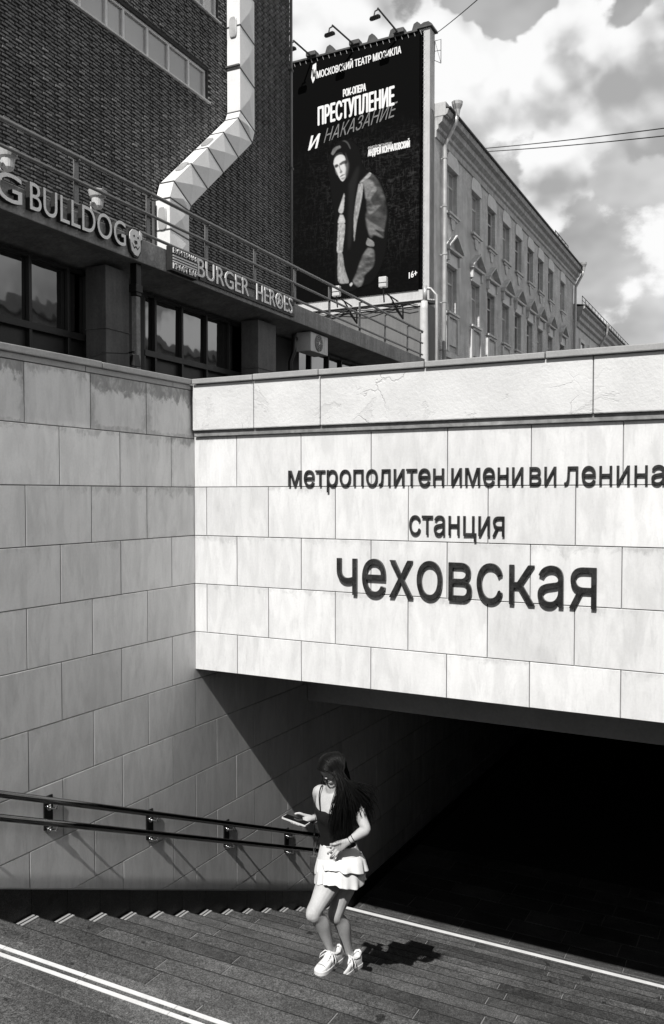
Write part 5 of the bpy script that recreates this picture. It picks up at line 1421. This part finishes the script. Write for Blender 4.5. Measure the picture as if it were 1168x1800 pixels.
# --- skirt: yoke and two ruffled tiers
def skirt_tier(name, rows, amp, waves, phase, seed, lift=.2, thick=.003):
    """rows: (pixel left x, left y, right x, right y, Y, depth half) from the top edge down to the hem"""
    mb = MB(); rg = []; n_ = 140; rs = random.Random(seed); ph = [rs.uniform(0, 6.28) for _ in range(4)]
    q = spline(rows, 5)
    for i, (xl, yl, xr, yr, Y, dep) in enumerate(q):
        f_ = i / (len(q) - 1); L_, R_ = wp(xl, yl, Y), wp(xr, yr, Y); c = (L_ + R_) / 2; hx = (L_ - R_) / 2; hx2 = Vector((hx.x, hx.y, 0)).length
        sl = hx.z; pts = []
        for j in range(n_):
            a_ = 2 * math.pi * j / n_
            w_ = amp * f_ ** 1.4 * (math.sin(waves * a_ + phase + .5 * math.sin(2 * a_ + ph[0])) + .55 * math.sin((waves * 1.7 // 1) * a_ + ph[1]) + .35 * math.sin(5 * a_ + ph[2])) + .0024 * f_ * math.sin(23 * a_ + 2 * math.sin(3 * a_ + ph[3]))
            ca, sa = math.cos(a_), math.sin(a_)
            p = c + RH * ca * (hx2 - .022 * f_ + w_) + FH * sa * (dep + w_) + UP * (sl * ca * 1. + .078 * max(0, sa) * (lift + (1 - lift) * f_) + .006 * f_ * math.sin(4 * a_ + ph[3]) + .012 * f_ * math.sin(2 * a_ + ph[1]))
            pts.append(p)
        rg.append(pts)
    mb.loft(rg, caps=False)
    p = mb.build(name, M['skirt'], SK, smooth=True); s_ = p.o.modifiers.new('solid', 'SOLIDIFY'); s_.thickness = thick; s_.offset = -1
SK = None
yk = MB()
def yoke():
    rows = [(566, 1476, 626, 1487, 5.615, .103), (563, 1490, 630, 1497, 5.62, .114), (560, 1505, 635, 1508, 5.63, .130), (559, 1520, 637, 1518, 5.63, .138)]
    rg = []; n_ = 64
    for (xl, yl, xr, yr, Y, dep) in spline(rows, 5):
        L_, R_ = wp(xl, yl, Y), wp(xr, yr, Y); c = (L_ + R_) / 2; hx = (L_ - R_) / 2; hx2 = Vector((hx.x, hx.y, 0)).length
        rg.append([c + RH * math.cos(a_) * hx2 + FH * math.sin(a_) * (dep + .002 * math.sin(7 * a_)) + UP * hx.z * math.cos(a_) for a_ in [2*math.pi*j/n_ for j in range(n_)]])
    yk.loft(rg, caps=False)
yoke()
SKP = yk.build('skirt', M['skirt'], WOM, smooth=True); s_ = SKP.o.modifiers.new('solid', 'SOLIDIFY'); s_.thickness = .003; s_.offset = -1
SK = SKP
skirt_tier('ruffle', [(560, 1506, 635, 1503, 5.62, .138), (557, 1519, 641, 1513, 5.612, .154), (555, 1532, 645, 1524, 5.605, .162), (556, 1541, 648, 1534, 5.60, .167)], .0105, 9, .4, 1)
skirt_tier('ruffle', [(561, 1522, 634, 1518, 5.615, .150), (558, 1538, 638, 1536, 5.605, .168), (556.5, 1551, 641, 1553, 5.60, .179), (557, 1558, 642, 1560, 5.595, .186)], .0075, 11, 1.7, 2, .75)

# --- sneakers
def sneaker(toe, heel, label=None):
    toe, heel = Vector(toe), Vector(heel)
    d_ = (toe - heel); d_.z = 0; L_ = d_.length + .030; d_.normalize(); sd = Vector((-d_.y, d_.x, 0)); o_ = heel - d_ * .012
    def at(s_, w_, h_): return o_ + d_ * s_ * L_ + sd * w_ + UP * h_
    W = [(0, .026), (.05, .033), (.2, .036), (.42, .036), (.62, .044), (.78, .046), (.9, .040), (.97, .026), (1.0, .010)]
    so = MB(); W2 = spline(W, 3)
    outl = [(s_, w_) for s_, w_ in W2] + [(s_, -w_ * .94) for s_, w_ in reversed(W2)]
    for dz0, dz1, gr in ((.001, .030, .004),):
        so.prism(outl, lambda p: at(p[0], p[1] * 1.06 + math.copysign(gr, p[1]), dz1), lambda p: at(p[0], p[1] * 1.02 + math.copysign(gr, p[1]), dz0))
    root = so.build('shoe', M['sole'], WOM, bevel=.006)
    up_ = MB(); rings = []
    # upper: rings across the foot; (position, half width at the base, height of the ridge, width of the ridge)
    prof = [(.0, .020, .085, .014), (.04, .031, .100, .022), (.12, .034, .090, .026), (.22, .036, .084, .028), (.34, .036, .088, .026), (.45, .037, .090, .024), (.58, .041, .074, .022), (.70, .044, .060, .024), (.82, .043, .050, .028), (.91, .036, .044, .024), (.97, .024, .036, .014), (.995, .010, .031, .006)]
    for s_, w_, h_, rw_ in spline(prof, 3):
        r_ = []
        for k_ in range(17):
            a_ = math.pi * k_ / 16; ca = math.cos(a_); sa = math.sin(a_)
            ww = w_ * ca if True else 0
            e = abs(ca) ** .55; hh = .026 + (h_ - .026) * sa ** .62
            r_.append(at(s_, math.copysign(1, ca) * (rw_ + (w_ - rw_) * abs(ca) ** .9) * min(1, abs(ca) * 1.6) , hh))
        rings.append(r_)
    up_.loft(rings, caps=False, closed=False)
    u = up_.build('upper', M['shoe'], root, smooth=True)
    sm = u.o.modifiers.new('solid', 'SOLIDIFY'); sm.thickness = .004
    cl = MB()                                     # padded collar round the ankle
    cl.tube([at(s_, w_, h_) for s_, w_, h_ in ((.05, .022, .104), (.02, 0, .112), (.05, -.022, .104), (.18, -.031, .088), (.32, -.030, .090), (.42, -.018, .102), (.45, 0, .108), (.42, .018, .102), (.32, .030, .090), (.18, .031, .088), (.05, .022, .104))], .0085, 10)
    tg = [(.38, .104), (.48, .112), (.50, .108), (.60, .084), (.70, .066)]
    cl.loft([[at(s_, w_, h_ - abs(w_) * 12 * abs(w_)) for w_ in (-.022, -.011, 0, .011, .022)] for s_, h_ in tg], caps=False, closed=False)
    cl.build('tongue', M['shoe'], root, smooth=True)
    pn = MB()
    for sg in (-1, 1):                            # side panels and toe overlay
        pn.loft([[at(s_, sg * (w_ + .0025), h_) for s_, w_, h_ in row] for row in ([(.08, .034, .034), (.30, .036, .034), (.55, .041, .034), (.70, .044, .034)], [(.08, .033, .062), (.28, .0345, .056), (.48, .036, .056), (.62, .040, .046)])], caps=False, closed=False)
    pn.build('panel', M['shoe_grey'], root)
    st = MB()                                     # thin seams: toe cap and side flash
    st.tube([at(.80, w_ * .046, .030 + .028 * math.sqrt(max(0, 1 - w_ * w_))) for w_ in (-1, -.7, -.35, 0, .35, .7, 1)], .0016, 5)
    for sg in (-1, 1): st.tube([at(s_, sg * w_, h_) for s_, w_, h_ in ((.66, .0455, .034), (.56, .042, .052), (.46, .039, .066), (.40, .037, .050), (.36, .0385, .060))], .0018, 5)
    st.build('seam', M['bag'], root)
    lc = MB()
    for i in range(5):
        s_ = .46 + .055 * i; h_ = .103 - .0105 * i
        lc.tube([at(s_, -.026, h_ - .012), at(s_ + .015, 0, h_), at(s_ + .02, .026, h_ - .012)], .0032, 6)
        lc.tube([at(s_ + .02, -.026, h_ - .014), at(s_ + .012, 0, h_ + .001), at(s_, .026, h_ - .012)], .0032, 6)
    for sg, dr in ((1, .0), (-1, .0)):            # bow loops and loose ends
        lc.tube([at(.45, 0, .110), at(.50, sg * .03, .116), at(.57, sg * .056, .090), at(.60, sg * .062, .062), at(.55, sg * .048, .078), at(.47, sg * .01, .108)], .0038, 6)
        lc.tube([at(.45, 0, .109), at(.42, sg * .03, .100), at(.43, sg * .052, .066), at(.46, sg * .055, .040)], .0034, 6)
    lc.build('laces', M['shoe'], root, smooth=True)
zf, zr = nos(3)[1], nos(4)[1]
sneaker((-2.826, 5.140, zf), (-2.785, 5.366, zf))
sneaker((-2.798, 5.385, zr), (-2.742, 5.600, zr))
# bracelets
b = MB()
ax = (WL_ - EL).normalized(); c = EL.lerp(WL_, .86)
def ring(mb, c, ax, r_, th): 
    o1 = ax.orthogonal().normalized(); o2_ = ax.cross(o1)
    mb.tube([c + (o1 * math.cos(a_) + o2_ * math.sin(a_)) * r_ for a_ in [2*math.pi*i/24 for i in range(25)]], th, 6)
ring(b, EL.lerp(WL_, .72), ax, .0315, .0028); ring(b, EL.lerp(WL_, .92), ax, .0275, .0022); b.build('bracelet', M['lens'], WOM, smooth=True)
b = MB(); ring(b, WR_.lerp(ER, .08), (WR_ - ER).normalized(), .0285, .0075); b.build('wristband', M['bag'], WOM, smooth=True)

# the phone in her right hand, and the little bag on a strap
t = Thing('phone', 'phone in a pale case with dark screen held out in her hand', 'phone', pc)
L_ = (PH1 - PH0).length / 2; W2_ = .037
def rbox(mb, hx, hy, z0, z1, rad=.009):
    P_ = []
    for sx, sy, a0 in ((1, 1, 0), (-1, 1, 90), (-1, -1, 180), (1, -1, 270)):
        for i in range(5): a_ = R(a0 + 22.5 * i); P_.append((sx * (hx - rad) + math.cos(a_) * rad, sy * (hy - rad) + math.sin(a_) * rad))
    mb.prism(P_, lambda p: pc + phx * p[0] + phy * p[1] + phn * z1, lambda p: pc + phx * p[0] + phy * p[1] + phn * z0)
mb = MB(); rbox(mb, L_, W2_, -.007, .005); mb.build('case', M['case'], t, bevel=.0015)
mb = MB(); rbox(mb, L_ - .006, W2_ - .004, .0052, .0068, .006); mb.build('screen', M['screen'], t)
bx = wp(551.5, 1517, 5.62)
t = Thing('shoulder_bag', 'small dark grey box bag hanging from a strap at her hip', 'bag', bx - UP * .07)
mb = MB(); q_ = .017
bu, bv = Vector((math.cos(.6), math.sin(.6), 0)), Vector((-math.sin(.6), math.cos(.6), 0))
mb.hexa([bx + bu * a_ + bv * b_ + UP * c_ for c_ in (-.066, .060) for a_, b_ in ((-.026, -.02), (.026, -.02), (.026, .02), (-.026, .02))]); mb.build('pouch', M['bag'], t, bevel=.008)
mb = MB(); mb.tube([bx + UP * .055, wp(552, 1490, 5.64), wp(553.5, 1450, 5.66), wp(555, 1412, 5.665), wp(557.5, 1387, 5.65), wp(563, 1381.5, 5.665), wp(567, 1390, 5.735), wp(568, 1440, 5.76), wp(556, 1490, 5.70), bx + UP * .055], .0042, 6); mb.build('strap', M['bag'], t, smooth=True)
mb = MB(); mb.tube([bx + UP * .058, bx + UP * .085], .009, 8); mb.build('buckle', M['silver'], t)
